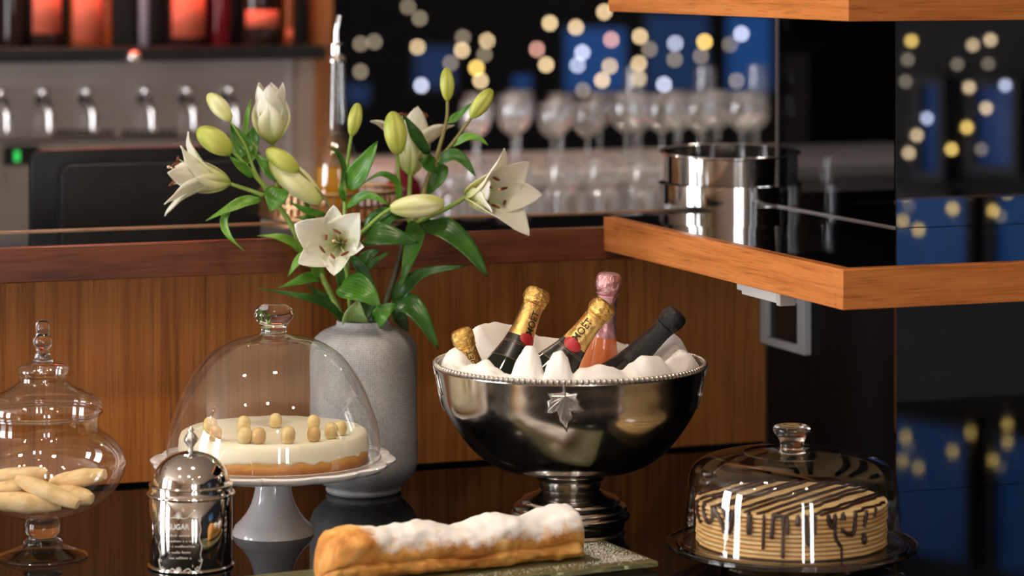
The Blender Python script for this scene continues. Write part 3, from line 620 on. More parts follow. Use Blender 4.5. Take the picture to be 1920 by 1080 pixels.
# ------------------------------------------------------------------ champagne bottles
# z along the bottle from the top of the cork cap (0) down, metres
def bottle(name, label, top, direction, roll, sc, foilc, crumple, glass, txt=None, seal=None, foil_len=0.105, lines=True, length=0.27, lowermat=None, ax=1.0):
    t = thing(name, label, 'bottle', top, 0, 'bottles in the silver bowl')
    d = Vector(direction).normalized()                       # from the top towards the base
    M = frame_mtx(-d, Vector((0,1,0))) @ Matrix.Rotation(roll, 4, 'Z') @ Matrix.Diagonal((sc, sc, sc*ax, 1))
    t.matrix_world = Matrix.Translation(top) @ M
    rad = [(0.0,0.0),(0.010,0.0006),(0.0148,0.003),(0.0172,0.008),(0.0182,0.015),(0.0180,0.022),(0.0168,0.027),(0.0152,0.031),(0.0150,0.036),(0.0152,0.050),(0.0163,0.070),(0.0185,0.090),(0.0215,0.108),(0.0265,0.128),(0.033,0.150),(0.039,0.172),(0.0425,0.195),(0.0435,0.215)]
    def rat(z):
        for (r0,z0),(r1,z1) in zip(rad[:-1], rad[1:]):
            if z0 <= z <= z1: return r0+(r1-r0)*(z-z0)/(z1-z0)
        return rad[-1][0]
    # crumpled cap foil
    capz = 0.040; n = 26; pr = [(0,0)]+[(rat(capz*(i/n)**1.0)+0.0006, -capz*i/n) for i in range(1, n+1)]
    def wob(a, j, r):
        z = pr[j][1]; return 1+0.05*noise.noise(Vector((math.cos(a)*2.6, math.sin(a)*2.6, z*170+sc*9)))*(0.4+min(1,-z*70)) + 0.035*abs(noise.noise(Vector((math.cos(a)*5, math.sin(a)*5, z*420))))
    ob('cap_foil', MB().lathe(pr, 40, wob=wob), crumple, t, smooth=60)
    # neck foil
    pr2 = [(rat(z)+0.0004, -z) for z in [capz-0.001+(foil_len-capz)*i/16 for i in range(17)]]
    nf = ob('neck_foil', MB().lathe(pr2, 48, wob=lambda a, j, r: 1+0.012*noise.noise(Vector((math.cos(a)*3, math.sin(a)*3, j*0.7)))), foilc, t, smooth=80)
    # wire collar ridge
    ob('wire_collar', MB().lathe([(rat(0.031)+0.0002,-0.030),(rat(0.031)+0.0022,-0.0315),(rat(0.031)+0.0002,-0.033)], 32), crumple, t)
    zs = [foil_len-0.002+(length-foil_len)*i/24 for i in range(25)]
    ob('body', MB().lathe([(rat(z), -z) for z in zs]+[(0,-length)], 56), lowermat or glass, t, smooth=60)
    if lines:
        z1 = foil_len+0.045
        ob('shoulder_label', MB().lathe([(rat(z)+0.0004, -z) for z in [foil_len-0.001+0.046*i/10 for i in range(11)]], 56), 'label_black', t, smooth=60)
        for z in (foil_len+0.012, foil_len+0.015, z1):
            ob('gilt_line', MB().lathe([(rat(z)+0.0005,-z+0.0005),(rat(z)+0.0009,-z),(rat(z)+0.0005,-z-0.0005)], 56), 'gilt', t)
    if seal is not None:
        m = MB(); zc = foil_len+0.001; rr = 0.0150; pts = []
        for k in range(25):
            for q in (0,1):
                pass
        rings = 5; vs = [ ]; fs = []
        def SP(x, y, o):
            z = zc+y; r = rat(z)+o; a = seal+x/r; return Vector((r*math.sin(a), -r*math.cos(a), -z))
        vs.append(SP(0,0,0.0016)); N = 28
        for g in range(1, rings+1):
            for k in range(N):
                an = 2*PI*k/N; vs.append(SP(rr*g/rings*math.cos(an), rr*0.72*g/rings*math.sin(an), 0.0015 if g < rings else 0.0003))
        fs = [(0, 1+k, 1+(k+1)%N) for k in range(N)]
        for g in range(rings-1):
            fs += [(1+g*N+k, 1+g*N+(k+1)%N, 1+(g+1)*N+(k+1)%N, 1+(g+1)*N+k) for k in range(N)]
        ob('seal', m.add(vs, fs), 'seal_red', t, smooth=60)
    if txt:
        word, size, zc, ang = txt
        tm = text_mesh(word, size, 0, size*0.010)
        vs = []
        for x, y, z in tm.v:                                 # letters run along the neck, reading upwards
            zz_ = zc-x; r = rat(zz_)+0.0009+0.0002; a = ang-(y*1.0)/r
            vs.append(Vector((r*math.sin(a), -r*math.cos(a), -zz_)))
        tb = MB(); tb.add(vs, tm.f); ob('lettering', tb, 'print_black', t)
    return t
YB_ = BY
bottle('champagne_bottle', 'small gold capped bottle at the left end of the bowl', at(862,616,BY-0.01), (0.36,0.06,-1), 0.0, 0.86, 'foil_gold', 'foil_gold_crumpled', 'bottle_green', ('MO\u00cbT',0.014,0.056,0.15), None, 0.078, False, 0.15)
bottle('champagne_bottle', 'gold capped champagne bottle standing left of the bowl centre', at(1012,541,BY+0.055), (-0.41,-0.30,-1), 0.0, 1.0, 'foil_gold', 'foil_gold_crumpled', 'bottle_green', ('MO\u00cbT',0.0165,0.066,0.52), 0.62, 0.096, True, 0.225, ax=0.80)
bottle('champagne_bottle', 'gold capped champagne bottle leaning in front of the pink capped one', at(1139,566,BY-0.03), (-0.80,-0.14,-1), 0.0, 1.0, 'foil_gold', 'foil_gold_crumpled', 'bottle_green', ('MO\u00cbT',0.0165,0.066,-0.30), -0.20, 0.096, True, 0.225, ax=0.80)
bottle('champagne_bottle', 'pink capped rose champagne bottle standing at the back of the bowl', at(1143,510,BY+0.085), (-0.10,0.06,-1), 0.0, 1.0, 'foil_pink', 'foil_pink_crumpled', 'rose_wine', None, None, 0.095, False, 0.21)
bottle('champagne_bottle', 'black capped bottle leaning at the right of the bowl', at(1275,584,BY+0.02), (-0.98,-0.02,-1), 0.0, 0.95, 'foil_black', 'foil_black', 'bottle_black', None, None, 0.11, False, 0.175)

# ------------------------------------------------------------------ vase
VX, VY = (682-960)*4.316/F, 4.316
vs_ = F/VY
vase = tag(ob('vase', MB().lathe(prof([(0,925),(66,925),(70,922),(71,918),(68,914),(70,911),(78,907),(94,890),(100,875),(102,861),(101,800),(100,740),(101,690),(101,664),(98,648),(92,636),(80,625),(66,618),(54,614),(51,610),(51,605),(50,603),(47,603),(45.5,608),(52,618),(76,630),(90,645),(94,664),(94,860),(80,895),(0,905)], vs_, 925), 96), 'vase_glaze', None, (VX,VY,0), smooth=45), 'tall grey woven textured ceramic vase holding the lilies', 'vase')

# ------------------------------------------------------------------ cake stand with cheesecake under a glass dome
SX, SY = (512-960)*4.002/F, 4.002
ss = F/SY
PZ = H-(862-YH)*SY/F                                           # plate top level
st = thing('cake_stand', 'white porcelain cake stand with scalloped plate', 'cake stand', (SX,SY,0))
ped = [(33,905),(34,915),(37,930),(42,945),(50,960),(60,973),(66,979),(71,983),(74,990),(76,993),(77,999),(77,1000)]
ob('pedestal', MB().lathe([(0,PZ-0.018)]+[(r/ss, (1000-y)/ss) for r, y in ped]+[(0,0)], 72), 'porcelain', st, smooth=45)
def scal(a, j, r):
    k = max(0, (r-0.140)/0.030); return 1+k*(0.060*abs(math.cos(a*7))**0.55-0.040)
ob('plate', MB().lathe([(0,PZ-0.018),(0.05,PZ-0.017),(0.115,PZ-0.015),(0.145,PZ-0.012),(0.162,PZ-0.008),(0.170,PZ-0.002),(0.1705,PZ+0.001),(0.168,PZ+0.003),(0.156,PZ+0.001),(0.148,PZ-0.002),(0,PZ-0.002)], 192, wob=scal), 'porcelain', st, smooth=50)
CZ = PZ-0.002+0.0003
ck = thing('cheesecake', 'round cheesecake with cream topping on the white cake stand', 'cake', (SX+0.001,SY,CZ))
cr_, ch = 0.133, 0.044
def cw(a, j, r): return 1+0.006*noise.noise(Vector((math.cos(a)*4, math.sin(a)*4, j*0.5)))
ob('crust', MB().lathe([(0,0),(cr_-0.002,0.0),(cr_,0.002),(cr_,0.010),(cr_-0.0015,0.020),(cr_-0.003,0.024),(cr_-0.008,0.026),(0,0.026)], 120, wob=cw), 'crust', ck, smooth=50)
mb = MB(); NA = 160; vs = []; fs = []
for i in range(NA):
    a = 2*PI*i/NA; dr = 0.017+0.006*noise.noise(Vector((math.cos(a)*3.0, math.sin(a)*3.0, 1.7)))+0.004*noise.noise(Vector((math.cos(a)*9, math.sin(a)*9, 4.2)))
    for r, z in ((cr_-0.006,dr+0.001),(cr_+0.0008,dr),(cr_+0.002,dr+0.004),(cr_+0.0005,0.034),(cr_-0.002,ch-0.003),(cr_-0.007,ch),(0.09,ch-0.001),(0.05,ch+0.0005),(0.02,ch)):
        vs.append((r*math.cos(a), r*math.sin(a), z+ (0.0012*noise.noise(Vector((r*40*math.cos(a), r*40*math.sin(a), 5)))) if z > 0.03 else z))
K = 9
for i in range(NA):
    k = (i+1) % NA
    for j in range(K-1): fs.append((i*K+j, k*K+j, k*K+j+1, i*K+j+1))
vs.append((0,0,ch)); fs += [(i*K+K-1, ((i+1)%NA)*K+K-1, len(vs)-1) for i in range(NA)]
ob('cream_topping', mb.add(vs, fs), 'cream', ck, smooth=180)
# grapes standing on the cream: px of the middle, then label, material
gm = MB().lathe([(0,0.0),(0.005,0.0004),(0.0088,0.004),(0.0098,0.010),(0.0094,0.015),(0.0072,0.0195),(0.0035,0.022),(0,0.0225)], 20).mesh('grape', 180)
gl = [(377,822,'grape_amber','amber grape at the far left of the cheesecake'), (394,802,'grape','grape second from the left behind the amber one on the cheesecake'), (457,800,'grape','pale grape at the back left of the cheesecake top'),
      (517,793,'grape','pale grape at the back centre of the cheesecake, below the dome knob'), (588,796,'grape','yellow grape at the back right of the cheesecake'), (638,807,'grape','rear grape of the pair at the right of the cheesecake'),
      (647,818,'grape','front grape of the pair at the right of the cheesecake'), (615,826,'grape_amber','amber grape at the front right of the cheesecake'), (549,830,'grape','large pale green grape at the front centre of the cheesecake'),
      (475,833,'grape_amber','amber brown grape at the front left of the cheesecake'), (445,829,'grape','grape behind the dome reflection at the left of the cheesecake')]
for px, py, mt, lb in gl:
    zt = CZ+ch; Y = (H-zt)*F/(py+9-YH)
    X = (px-960)*Y/F
    dx, dy = X-SX, Y-SY; d = math.hypot(dx, dy)
    if d > 0.116: dx *= 0.116/d; dy *= 0.116/d
    me = gm if mt == 'grape' else bpy.data.meshes.get('grape_amber') or gm.copy()
    if mt == 'grape_amber': me.name = 'grape_amber'
    if len(me.materials) == 0: me.materials.append(MATS[mt])
    else: me.materials[0] = MATS[mt]
    g = lk('grape', me, None, None, (SX+dx, SY+dy, zt-0.0005), (0,0,px)); s = random.uniform(0.95,1.1); g.scale = (s,s,s*random.uniform(0.95,1.05))
    tag(g, lb, 'grape', 'grapes on the cheesecake')
dm = thing('glass_dome', 'tall clear glass dome with round knob over the cheesecake', 'cake dome', (SX+0.001,SY,PZ+0.0015))
z0 = PZ+0.0015
dpp = smoothp([(200,853),(199.5,838),(199,825),(196,800),(189,775),(171,729),(145,684),(114,653),(74,633),(40,625),(24,621)], 48)
dpm = [((r/ss), (856-y)/ss) for r, y in dpp]
ob('dome', MB().lathe(dpm, 128), 'thin_glass', dm, smooth=180)
ob('dome_rim', MB().lathe([(200.5/ss+0.0012*math.cos(t), 0.0016+0.0012*math.sin(t)) for t in [2*PI*i/8 for i in range(8)]], 128, close=True), 'thick_glass', dm, smooth=180)
kp = smoothp([(26,622.5),(24,619),(23,612),(26,604),(34,595),(38,587),(37,579),(31,572),(18,566),(0,565)], 36)
ob('knob', MB().lathe([(0,(856-622.5)/ss)]+[(r/ss,(856-y)/ss) for r, y in kp], 64), 'thick_glass', dm, smooth=180)

# ------------------------------------------------------------------ candy jar with biscuits
JX, JY = (80-960)*3.84/F, 3.84
js = F/JY
jar = thing('candy_jar', 'footed glass candy jar with pointed lid holding biscuits', 'jar', (JX,JY,0))
J = lambda pts, n=None: [(r/js,(1045-y)/js) for r, y in (smoothp(pts, n) if n else pts)]
ob('foot', MB().lathe(J([(0,1045),(82,1045),(84.5,1042.5),(83,1040)])+J([(83,1040),(60,1031),(42,1023),(36,1018),(30,1014)],14)+[(0,(1045-1014)/js)], 72), 'thin_glass', jar, smooth=60)
ob('stem', MB().lathe(J([(0,1015)])+J([(36,1017),(35,1013),(28,1009),(27,1005),(32,995),(33,987),(31,978),(27,972)],24)+J([(0,971)]), 64), 'thick_glass', jar, smooth=180)
ob('jar_bowl', MB().lathe(J([(0,969),(30,969),(73,960),(105,945),(133,922),(150,892),(155,867),(147,844),(128,823),(110,810),(106,800),(106,785),(107,778)],48), 96), 'jar_glass', jar, smooth=180)
ob('jar_rim', MB().lathe([(107/js+0.0011*math.cos(t),(1045-778)/js+0.0011*math.sin(t)) for t in [2*PI*i/8 for i in range(8)]], 96, close=True), 'thick_glass', jar, smooth=180)
lid = ob('lid', MB().lathe(J([(110,772),(112,766),(108,752),(92,740),(66,727),(49,716),(46,708),(47,698)],40), 96), 'jar_glass', jar, smooth=180)
ob('lid_rim', MB().lathe([(110/js+0.0016*math.cos(t),(1045-773)/js+0.0013*math.sin(t)) for t in [2*PI*i/8 for i in range(8)]], 96, close=True), 'thick_glass', lid, smooth=180)
ob('lid_collar', MB().lathe(J([(46,702),(49.5,697),(49,690),(42,684),(30,681),(18,680)],24)+J([(0,680)]), 72), 'thin_glass', lid, smooth=180)
ob('finial', MB().lathe(J([(0,681)])+J([(20,680),(17,672),(13,663),(12,656),(16,648),(17.5,640),(15,630),(11.5,625),(12.5,617),(12,608),(9,602),(0,598)],44), 48), 'thick_glass', lid, smooth=180)
def biscuit(label, a, b_, wd, th, roll=0.0):
    a, b_ = Vector(a), Vector(b_); ax = (b_-a); L = ax.length; M = Matrix.Translation(a) @ frame_mtx(ax, Vector((0,0,1))) @ Matrix.Rotation(roll, 4, 'Z')
    vs = []; fs = []; n, k = 18, 16; seed = random.uniform(0,50)
    for i in range(n+1):
        t = i/n; w_ = 1.3*wd*(0.25+0.75*math.sin(PI*(0.06+0.88*t))**0.7); h = 1.3*th*(0.35+0.65*math.sin(PI*(0.05+0.9*t))**0.6)
        for j in range(k):
            an = 2*PI*j/k; c, s = math.cos(an), math.sin(an)
            p = Vector((w_*math.copysign(abs(c)**0.8,c), h*math.copysign(abs(s)**0.8,s), L*t))
            p *= 1; p.x *= 1+0.10*noise.noise(Vector((t*5, j*0.6, seed))); p.y *= 1+0.12*noise.noise(Vector((t*6, j*0.7, seed+9)))
            vs.append(p)
    for i in range(n):
        for j in range(k): fs.append((i*k+j, i*k+(j+1)%k, (i+1)*k+(j+1)%k, (i+1)*k+j))
    fs += [tuple(range(k))[::-1], tuple(range(n*k,(n+1)*k))]
    o = ob('biscuit', MB().add(vs, fs), 'biscuit', None, smooth=60); o.matrix_world = M
    return tag(o, label, 'biscuit', 'biscuits in the candy jar')
B3 = lambda px, py, dy: at(px, py, JY+dy)
biscuit('biscuit lying flat at the front of the candy jar', B3(-22,938,-0.040), B3(115,946,-0.030), 0.0125, 0.0105)
biscuit('biscuit slanting across the top of the pile in the candy jar', B3(32,897,-0.020), B3(146,946,-0.045), 0.0125, 0.0085)
biscuit('broad biscuit at the right back of the candy jar', B3(96,905,0.022), B3(197,889,0.012), 0.0165, 0.009)
biscuit('short biscuit at the right front of the candy jar', B3(105,920,-0.002), B3(172,936,-0.020), 0.013, 0.009)
biscuit('biscuit at the left middle of the candy jar', B3(-30,922,-0.012), B3(72,908,0.004), 0.0125, 0.008)
biscuit('biscuit at the back of the candy jar', B3(-20,896,0.03), B3(88,888,0.035), 0.012, 0.009)
biscuit('biscuit low at the back of the candy jar', B3(20,930,0.03), B3(130,925,0.03), 0.014, 0.011)

# ------------------------------------------------------------------ sugar tin
TX, TY = (358-960)*3.786/F, 3.786
ts = F/TY
T_ = lambda pts, n=None: [(r/ts,(1063-y)/ts) for r, y in (smoothp(pts, n) if n else pts)]
tin = thing('sugar_tin', 'round silver sugar tin with domed lid and engraved lettering', 'tin', (TX,TY,0))
ob('tin_body', MB().lathe(T_([(0,1063),(76,1063),(77.5,1060),(77.5,930),(76,928),(0,928)]), 96), 'silver', tin, smooth=40)
ob('base_bead', MB().lathe([(78.2/ts+0.0019*math.cos(t), 0.0022+0.0019*math.sin(t)) for t in [2*PI*i/10 for i in range(10)]], 96, close=True), 'silver', tin, smooth=180)
tl = ob('lid', MB().lathe(T_([(0,926),(79,926),(79,923),(77.5,921),(77.5,909),(75.5,907),(72.5,906)])+T_([(72.5,906),(71,896),(67,884),(57,870),(42,858.5),(24,851),(8,848),(0,848)],40), 96), 'silver', tin, smooth=40)
ob('lid_bead', MB().lathe([(79.4/ts+0.0026*math.cos(t), (1063-926)/ts+0.0024*math.sin(t)) for t in [2*PI*i/12 for i in range(12)]], 96, close=True), 'silver', tl, smooth=180)
ob('lid_ring', MB().lathe([(76.6/ts+0.0016*math.cos(t), (1063-909)/ts+0.0014*math.sin(t)) for t in [2*PI*i/10 for i in range(10)]], 96, close=True), 'silver', tl, smooth=180)
fin = MB().lathe(T_([(0,850),(7,850),(5,845),(5,840),(9,834),(12.5,829),(13,825),(10,819),(7,815),(4.5,812),(6,808.5),(4,804),(2,802),(0,800.5)]), 32, wob=lambda a, j, r: 1+(0.08*math.cos(a*8+j*0.8) if 4 <= j <= 8 else 0))
ob('finial', fin, 'relief_silver', tl, smooth=60)
tr = 77.5/ts
def TP(x, y, off=0.0):                                        # px on the photo -> point on the tin wall
    a = math.asin(max(-1, min(1, (x-358)/77.5))); r = tr+off
    Yw = TY-r*math.cos(a); return Vector((r*math.sin(a), -r*math.cos(a), H-(y-YH)*Yw/F))
E = lambda X, Y: (160+X/4.5, 840+Y/4.5)
def etch(name, lines, rad=0.00045):
    mb = MB()
    for ln in lines:
        pts = cr([Vector((*E(*p),0)) for p in ln], max(6, len(ln)*5)); mb.tube([TP(p.x,p.y,0.0001) for p in pts], rad, 5)
    return ob(name, mb, 'engraved', tin)
def spiral(cx, cy, r, turns, d=1, a0=0): return [(cx+r*(1-t)*math.cos(a0+d*turns*2*PI*t), cy+r*(1-t)*math.sin(a0+d*turns*2*PI*t)) for t in [i/10 for i in range(10)]]
left = [[(665,540),(650,580),(668,630),(655,690),(672,760),(652,830),(668,900),(655,960),(665,1000)]]
sc_ = [[(655,545),(690,530),(720,560),(760,590),(800,580)],[(1010,548),(970,530),(935,555),(900,590),(850,600)],[(1015,560),(1000,620),(1012,690),(998,760),(1018,830),(1008,900),(1018,960),(1005,1000)],
       [(660,1000),(690,1040),(730,1050),(770,1020),(800,1040)],[(1010,1000),(985,1045),(945,1050),(910,1020),(870,1040)]]
etch('scroll_border', left+sc_+[spiral(690,545,22,1.4),spiral(965,548,22,1.4,-1,PI),spiral(660,605,16,1.3),spiral(1002,605,16,1.3,-1,PI),spiral(662,945,18,1.3),spiral(1012,945,18,1.3,-1,PI),spiral(685,1015,22,1.4),spiral(985,1015,22,1.4,-1,PI)])
shellp = []
for k in range(7):
    a = PI+PI*k/6; shellp.append([(826,600),(826+32*math.cos(a)*0.6,590+45*math.sin(a)*0.6),(826+34*math.cos(a),592+52*math.sin(a))])
    shellp.append([(826,1062),(826+26*math.cos(a)*0.6,1050+38*math.sin(a)*0.6),(826+28*math.cos(a),1046+40*math.sin(a))])
etch('shell_ornament', shellp, 0.0006)
tm = text_mesh('SUGAR', 1.0, 0, 0.018)
xs = [v[0] for v in tm.v]; ys = [v[1] for v in tm.v]; x0, x1, y0, y1 = min(xs), max(xs), min(ys), max(ys)
vv = [TP(*E(738+(x-x0)/(x1-x0)*180, 690-(y-y0)/(y1-y0)*48), 0.0004) for x, y, z in tm.v]
ob('lettering', MB().add(vv, tm.f), 'engraved', tin)
mb = MB(); rnd = random.Random(3)                             # worn, unreadable engraved lines
for (xa, xb, yy) in ((690,975,738),(715,965,785),(705,960,830),(742,930,880),(748,925,928)):
    x = xa
    while x < xb:
        if rnd.random() < 0.14: x += 12; continue
        h = rnd.choice((9,9,14)); c = rnd.random()
        q = [(x,yy+9),(x+1,yy+9-h*1.3),(x+9,yy+9-h*0.7),(x+8,yy+9)] if c < 0.5 else spiral(x+5, yy+2, 7, 0.9)
        mb.tube([TP(*E(*p), 0.0001) for p in q], 0.00035, 4); x += 15
mb_o = ob('worn_engraving', mb, 'engraved', tin)

# ------------------------------------------------------------------ crepe cake on a glass plate under a low dome
KX, KY = (1485-960)*3.797/F, 3.797
ks = F/KY
gp = thing('glass_cake_plate', 'round clear glass cake plate with ribbed rim under the layer cake', 'plate', (KX,KY,0))
ob('plate', MB().lathe([(0,0.010),(0.085,0.010),(0.090,0.0),(0.094,0.0),(0.100,0.014),(0.128,0.018),(0.150,0.020),(0.162,0.0225),(0.168,0.026),(0.1685,0.0285),(0.166,0.030),(0.160,0.0275),(0.156,0.0275),(0.1545,0.0298),(0.1525,0.0298),(0.151,0.0290),(0.146,0.0300),(0.138,0.0300),(0,0.0300)], 128, wob=lambda a, j, r: 1+(0.004*math.cos(a*40) if 6 <= j <= 9 else 0)), 'thick_glass', gp, smooth=50)
for r, z in ((0.162,0.0275),(0.1670,0.0300)):
    ob('rim_ring', MB().lathe([(r+0.0013*math.cos(t), z+0.0011*math.sin(t)) for t in [2*PI*i/8 for i in range(8)]], 128, close=True), 'thick_glass', gp, smooth=180)
PTOP = 0.0302
KR, NL = 0.128, 10
cc = thing('layer_cake', 'tall crepe layer cake with chocolate drizzle under the low glass dome', 'cake', (KX-0.001,KY,PTOP))
KHT = 0.058
lh = KHT/NL
for i in range(NL):
    r = KR+random.uniform(-0.0016,0.0012); sd = random.uniform(0,99); ph = random.uniform(0,6)
    def wv(a, j, rr, sd=sd): return 1+0.012*noise.noise(Vector((math.cos(a)*5, math.sin(a)*5, sd)))+0.007*noise.noise(Vector((math.cos(a)*22, math.sin(a)*22, sd)))
    p = [(0,0.0),(r-0.010,0.0),(r-0.0040,0.0004),(r-0.0006,0.0016),(r,lh*0.5),(r-0.0006,lh*0.8),(r-0.003,lh-0.0001),(0,lh-0.0001)]
    ob('crepe_layer', MB().lathe(p, 120, wob=wv), 'crepe' if i % 2 == 0 or random.random() < 0.2 else 'crepe_pale', cc, (0,0,i*lh), smooth=60)
# chocolate: traced drips down the side
D = lambda X, Y: (1240+X/3.6, 780+Y/3.6)
def KP(x, y, off=0.0015):
    a = math.asin(max(-0.985, min(0.985, (x-1485)/(KR*ks)))); r = KR+off
    Yw = KY-r*math.cos(a); return Vector((r*math.sin(a), -r*math.cos(a), max(0.002, min(KHT+0.001, H-(y-YH)*Yw/F-PTOP))))
drips = [([(250,540),(245,640),(265,715)],1),([(290,530),(283,640),(305,712),(330,690),(335,545)],1.1),([(325,540),(350,640),(390,720),(405,780),(440,770),(455,640),(460,500)],1.15),([(390,500),(400,640),(430,700),(445,520)],1),([(490,505),(485,690)],1),
         ([(560,510),(555,800)],1.5),([(650,540),(640,900)],0.8),([(740,495),(710,640),(695,830)],1.1),([(740,495),(765,640),(765,960)],0.9),([(745,520),(790,680),(795,800)],1),([(870,510),(860,740)],1.3),
         ([(915,520),(910,640),(925,850),(945,840),(960,640),(965,510)],1.3),([(975,620),(970,800)],1),([(1050,620),(1075,740),(1100,720),(1110,620)],1.2),([(1105,690),(1110,820),(1145,880)],0.9),([(1165,620),(1160,700)],1.5),
         ([(1250,620),(1235,780),(1200,800),(1150,770)],1.1),([(1330,620),(1310,750)],1),([(1305,790),(1310,862)],1.5),([(1150,885),(1150,1000)],0.6),([(700,700),(690,820)],0.9),([(1400,610),(1385,680)],0.8)]
for pts, k in drips:
    q = cr([Vector((*D(*p),0)) for p in pts], len(pts)*6); n = len(q)
    ob('chocolate_drip', MB().tube([KP(p.x,p.y) for p in q], [0.0031*k*(0.85+0.3*noise.noise(Vector((p.x*0.2,p.y*0.2,1))))*(0.6 if i in (0,) else 1) for i, p in enumerate(q)], 8), 'chocolate', cc, smooth=180)
for i in range(13):                                            # diagonal strokes over the top
    c = -0.116+0.0193*i+0.004*math.sin(i*2.7); hw = math.sqrt(max(0, (KR-0.002)**2-c*c)); n = 14
    pts = []
    for k in range(n):
        t = -hw+2*hw*k/(n-1); w_ = 0.006*noise.noise(Vector((k*0.55,i*3.3,2)))
        x = (c+w_)*0.82+t*0.57; y = -(c+w_)*0.57+t*0.82
        l = math.hypot(x, y); f = min(1, (KR-0.003)/l); pts.append((x*f, y*f, KHT+0.0012))
    ob('chocolate_stroke', MB().tube(pts, 0.0024, 6), 'chocolate', cc, smooth=180)
kd = thing('low_glass_dome', 'low wide glass dome with flared knob over the layer cake', 'cake dome', (KX,KY,PTOP+0.0008))
kz = PTOP+0.0008
kdp = smoothp([(r_, z_*0.895) for r_, z_ in [(0.1475,0.0012),(0.1465,0.012),(0.1445,0.045),(0.1425,0.075),(0.1385,0.098),(0.131,0.113),(0.118,0.122),(0.100,0.128),(0.080,0.1315),(0.066,0.133),(0.062,0.1318),(0.050,0.1315),(0.030,0.133),(0.018,0.134)]], 56)
ob('dome', MB().lathe(kdp, 128), 'thin_glass', kd, smooth=180)
ob('dome_rim', MB().lathe([(0.1476+0.0012*math.cos(t), 0.0013+0.0012*math.sin(t)) for t in [2*PI*i/8 for i in range(8)]], 128, close=True), 'thick_glass', kd, smooth=180)
ob('knob', MB().lathe([(0,0.1195)]+[(r_, z_-0.0140) for r_, z_ in smoothp([(0.0190,0.1335),(0.0165,0.136),(0.0155,0.142),(0.0170,0.150),(0.0215,0.157),(0.0252,0.163),(0.0246,0.167),(0.021,0.1695),(0.010,0.1688)], 30)]+[(0,0.1542)], 64), 'thick_glass', kd, smooth=70)

# ------------------------------------------------------------------ strudel on its glass plate
LD = Vector((-0.896,-0.443,0)).normalized(); WD = Vector((-0.443,0.896,0)).normalized(); RC = Vector((0.195,3.763,0))
ang = math.atan2(LD.y, LD.x)
pc = RC+LD*0.27+WD*0.08
gpl = thing('glass_platter', 'rectangular greenish glass platter under the strudel', 'plate', (pc.x,pc.y,0), ang)
ob('platter', MB().box((-0.27,-0.08,0.004),(0.27,0.08,0.011)), 'plate_glass', gpl, bevel=0.0012)
for i in (-1,1):
    for j in (-1,1): ob('foot', MB().lathe([(0,0.0),(0.008,0.0),(0.009,0.002),(0.008,0.004),(0,0.004)], 16), 'thick_glass', gpl, (i*0.22,j*0.055,0))
stp = RC+WD*0.08+LD*0.078
sL = 0.378
mb = MB(); vs = []; fs = []; du = []; n, k = 110, 56
for i in range(n+1):
    t = i/n; end = min(1.0, (0.42+0.58*math.sin(PI/2*min(1, min(t, 1-t)/0.045)))); 
    hgt = (0.062+0.004*math.sin(t*9+0.5)+0.004*math.sin(t*23))*end; wid = (0.0345+0.003*math.sin(t*14+2))*end
    for j in range(k):
        a = 2*PI*j/k; c, s = math.cos(a), math.sin(a)
        x = wid*math.copysign(abs(c)**0.75, c); z = hgt*0.5+hgt*0.5*math.copysign(abs(s)**0.82, s)
        # lower pastry layer sticks out on both long sides
        lo = max(0, 1-abs(z-hgt*0.16)/(hgt*0.14)); x *= 1+0.26*lo*(0.6+0.4*math.sin(t*11+1)); 
        cre = max(0, 1-abs(z-hgt*0.36)/(hgt*0.06)); x *= 1-0.16*cre
        y = t*sL
        nn = noise.noise(Vector((x*36, y*24, z*36)))*0.0060+noise.noise(Vector((x*90, y*70, z*90)))*0.0028+abs(noise.noise(Vector((x*150, y*60, z*150))))*0.0016
        p = Vector((y, x+nn*c, max(0.0, z+nn*s*(1 if z > 0.004 else 0)))); vs.append(p)
        d = max(0.0, s)**0.55*0.62 + 0.10*noise.noise(Vector((y*18, x*22, 2))) - 0.75*max(0, min(1,(t-0.80)/0.10)) - (0.35 if t < 0.012 else 0)
        if z < hgt*0.3 and x < 0: d = 0.20*lo+0.12*math.sin(t*17)
        du.append(max(0, d))
for i in range(n):
    for j in range(k): fs.append((i*k+j, i*k+(j+1)%k, (i+1)*k+(j+1)%k, (i+1)*k+j))
fs += [tuple(range(k))[::-1], tuple(range(n*k,(n+1)*k))]
sto = ob('strudel', mb.add(vs, fs, dusting=du), 'strudel', None, (stp.x,stp.y,0.0113), (0,0,ang), smooth=60)
tag(sto, 'long golden strudel dusted with powdered sugar on the glass platter', 'strudel')
mb = MB(); rnd = random.Random(5)
for i in range(3200):
    a = rnd.gauss(0.045, 0.022); b_ = rnd.uniform(0.02,0.145); 
    if rnd.random() < 0.35: a = rnd.uniform(0.005,0.5); b_ = rnd.gauss(0.03,0.012)
    if not (0.004 < a < 0.53 and 0.004 < b_ < 0.156): continue
    if a > 0.066 and 0.036 < b_ < 0.122: continue
    p = RC+LD*a+WD*b_; s = rnd.uniform(0.0003,0.0009)
    mb.add([(p.x+s,p.y,0.0112),(p.x-s*0.5,p.y+s*0.87,0.0112),(p.x-s*0.5,p.y-s*0.87,0.0112),(p.x,p.y,0.0112+s*0.8)], [(0,1,3),(1,2,3),(2,0,3),(0,2,1)])
po = ob('powdered_sugar', mb, 'sugar_powder'); po['kind'] = 'stuff'; tag(po, 'powdered sugar spilled on the glass platter beside the strudel', 'sugar')

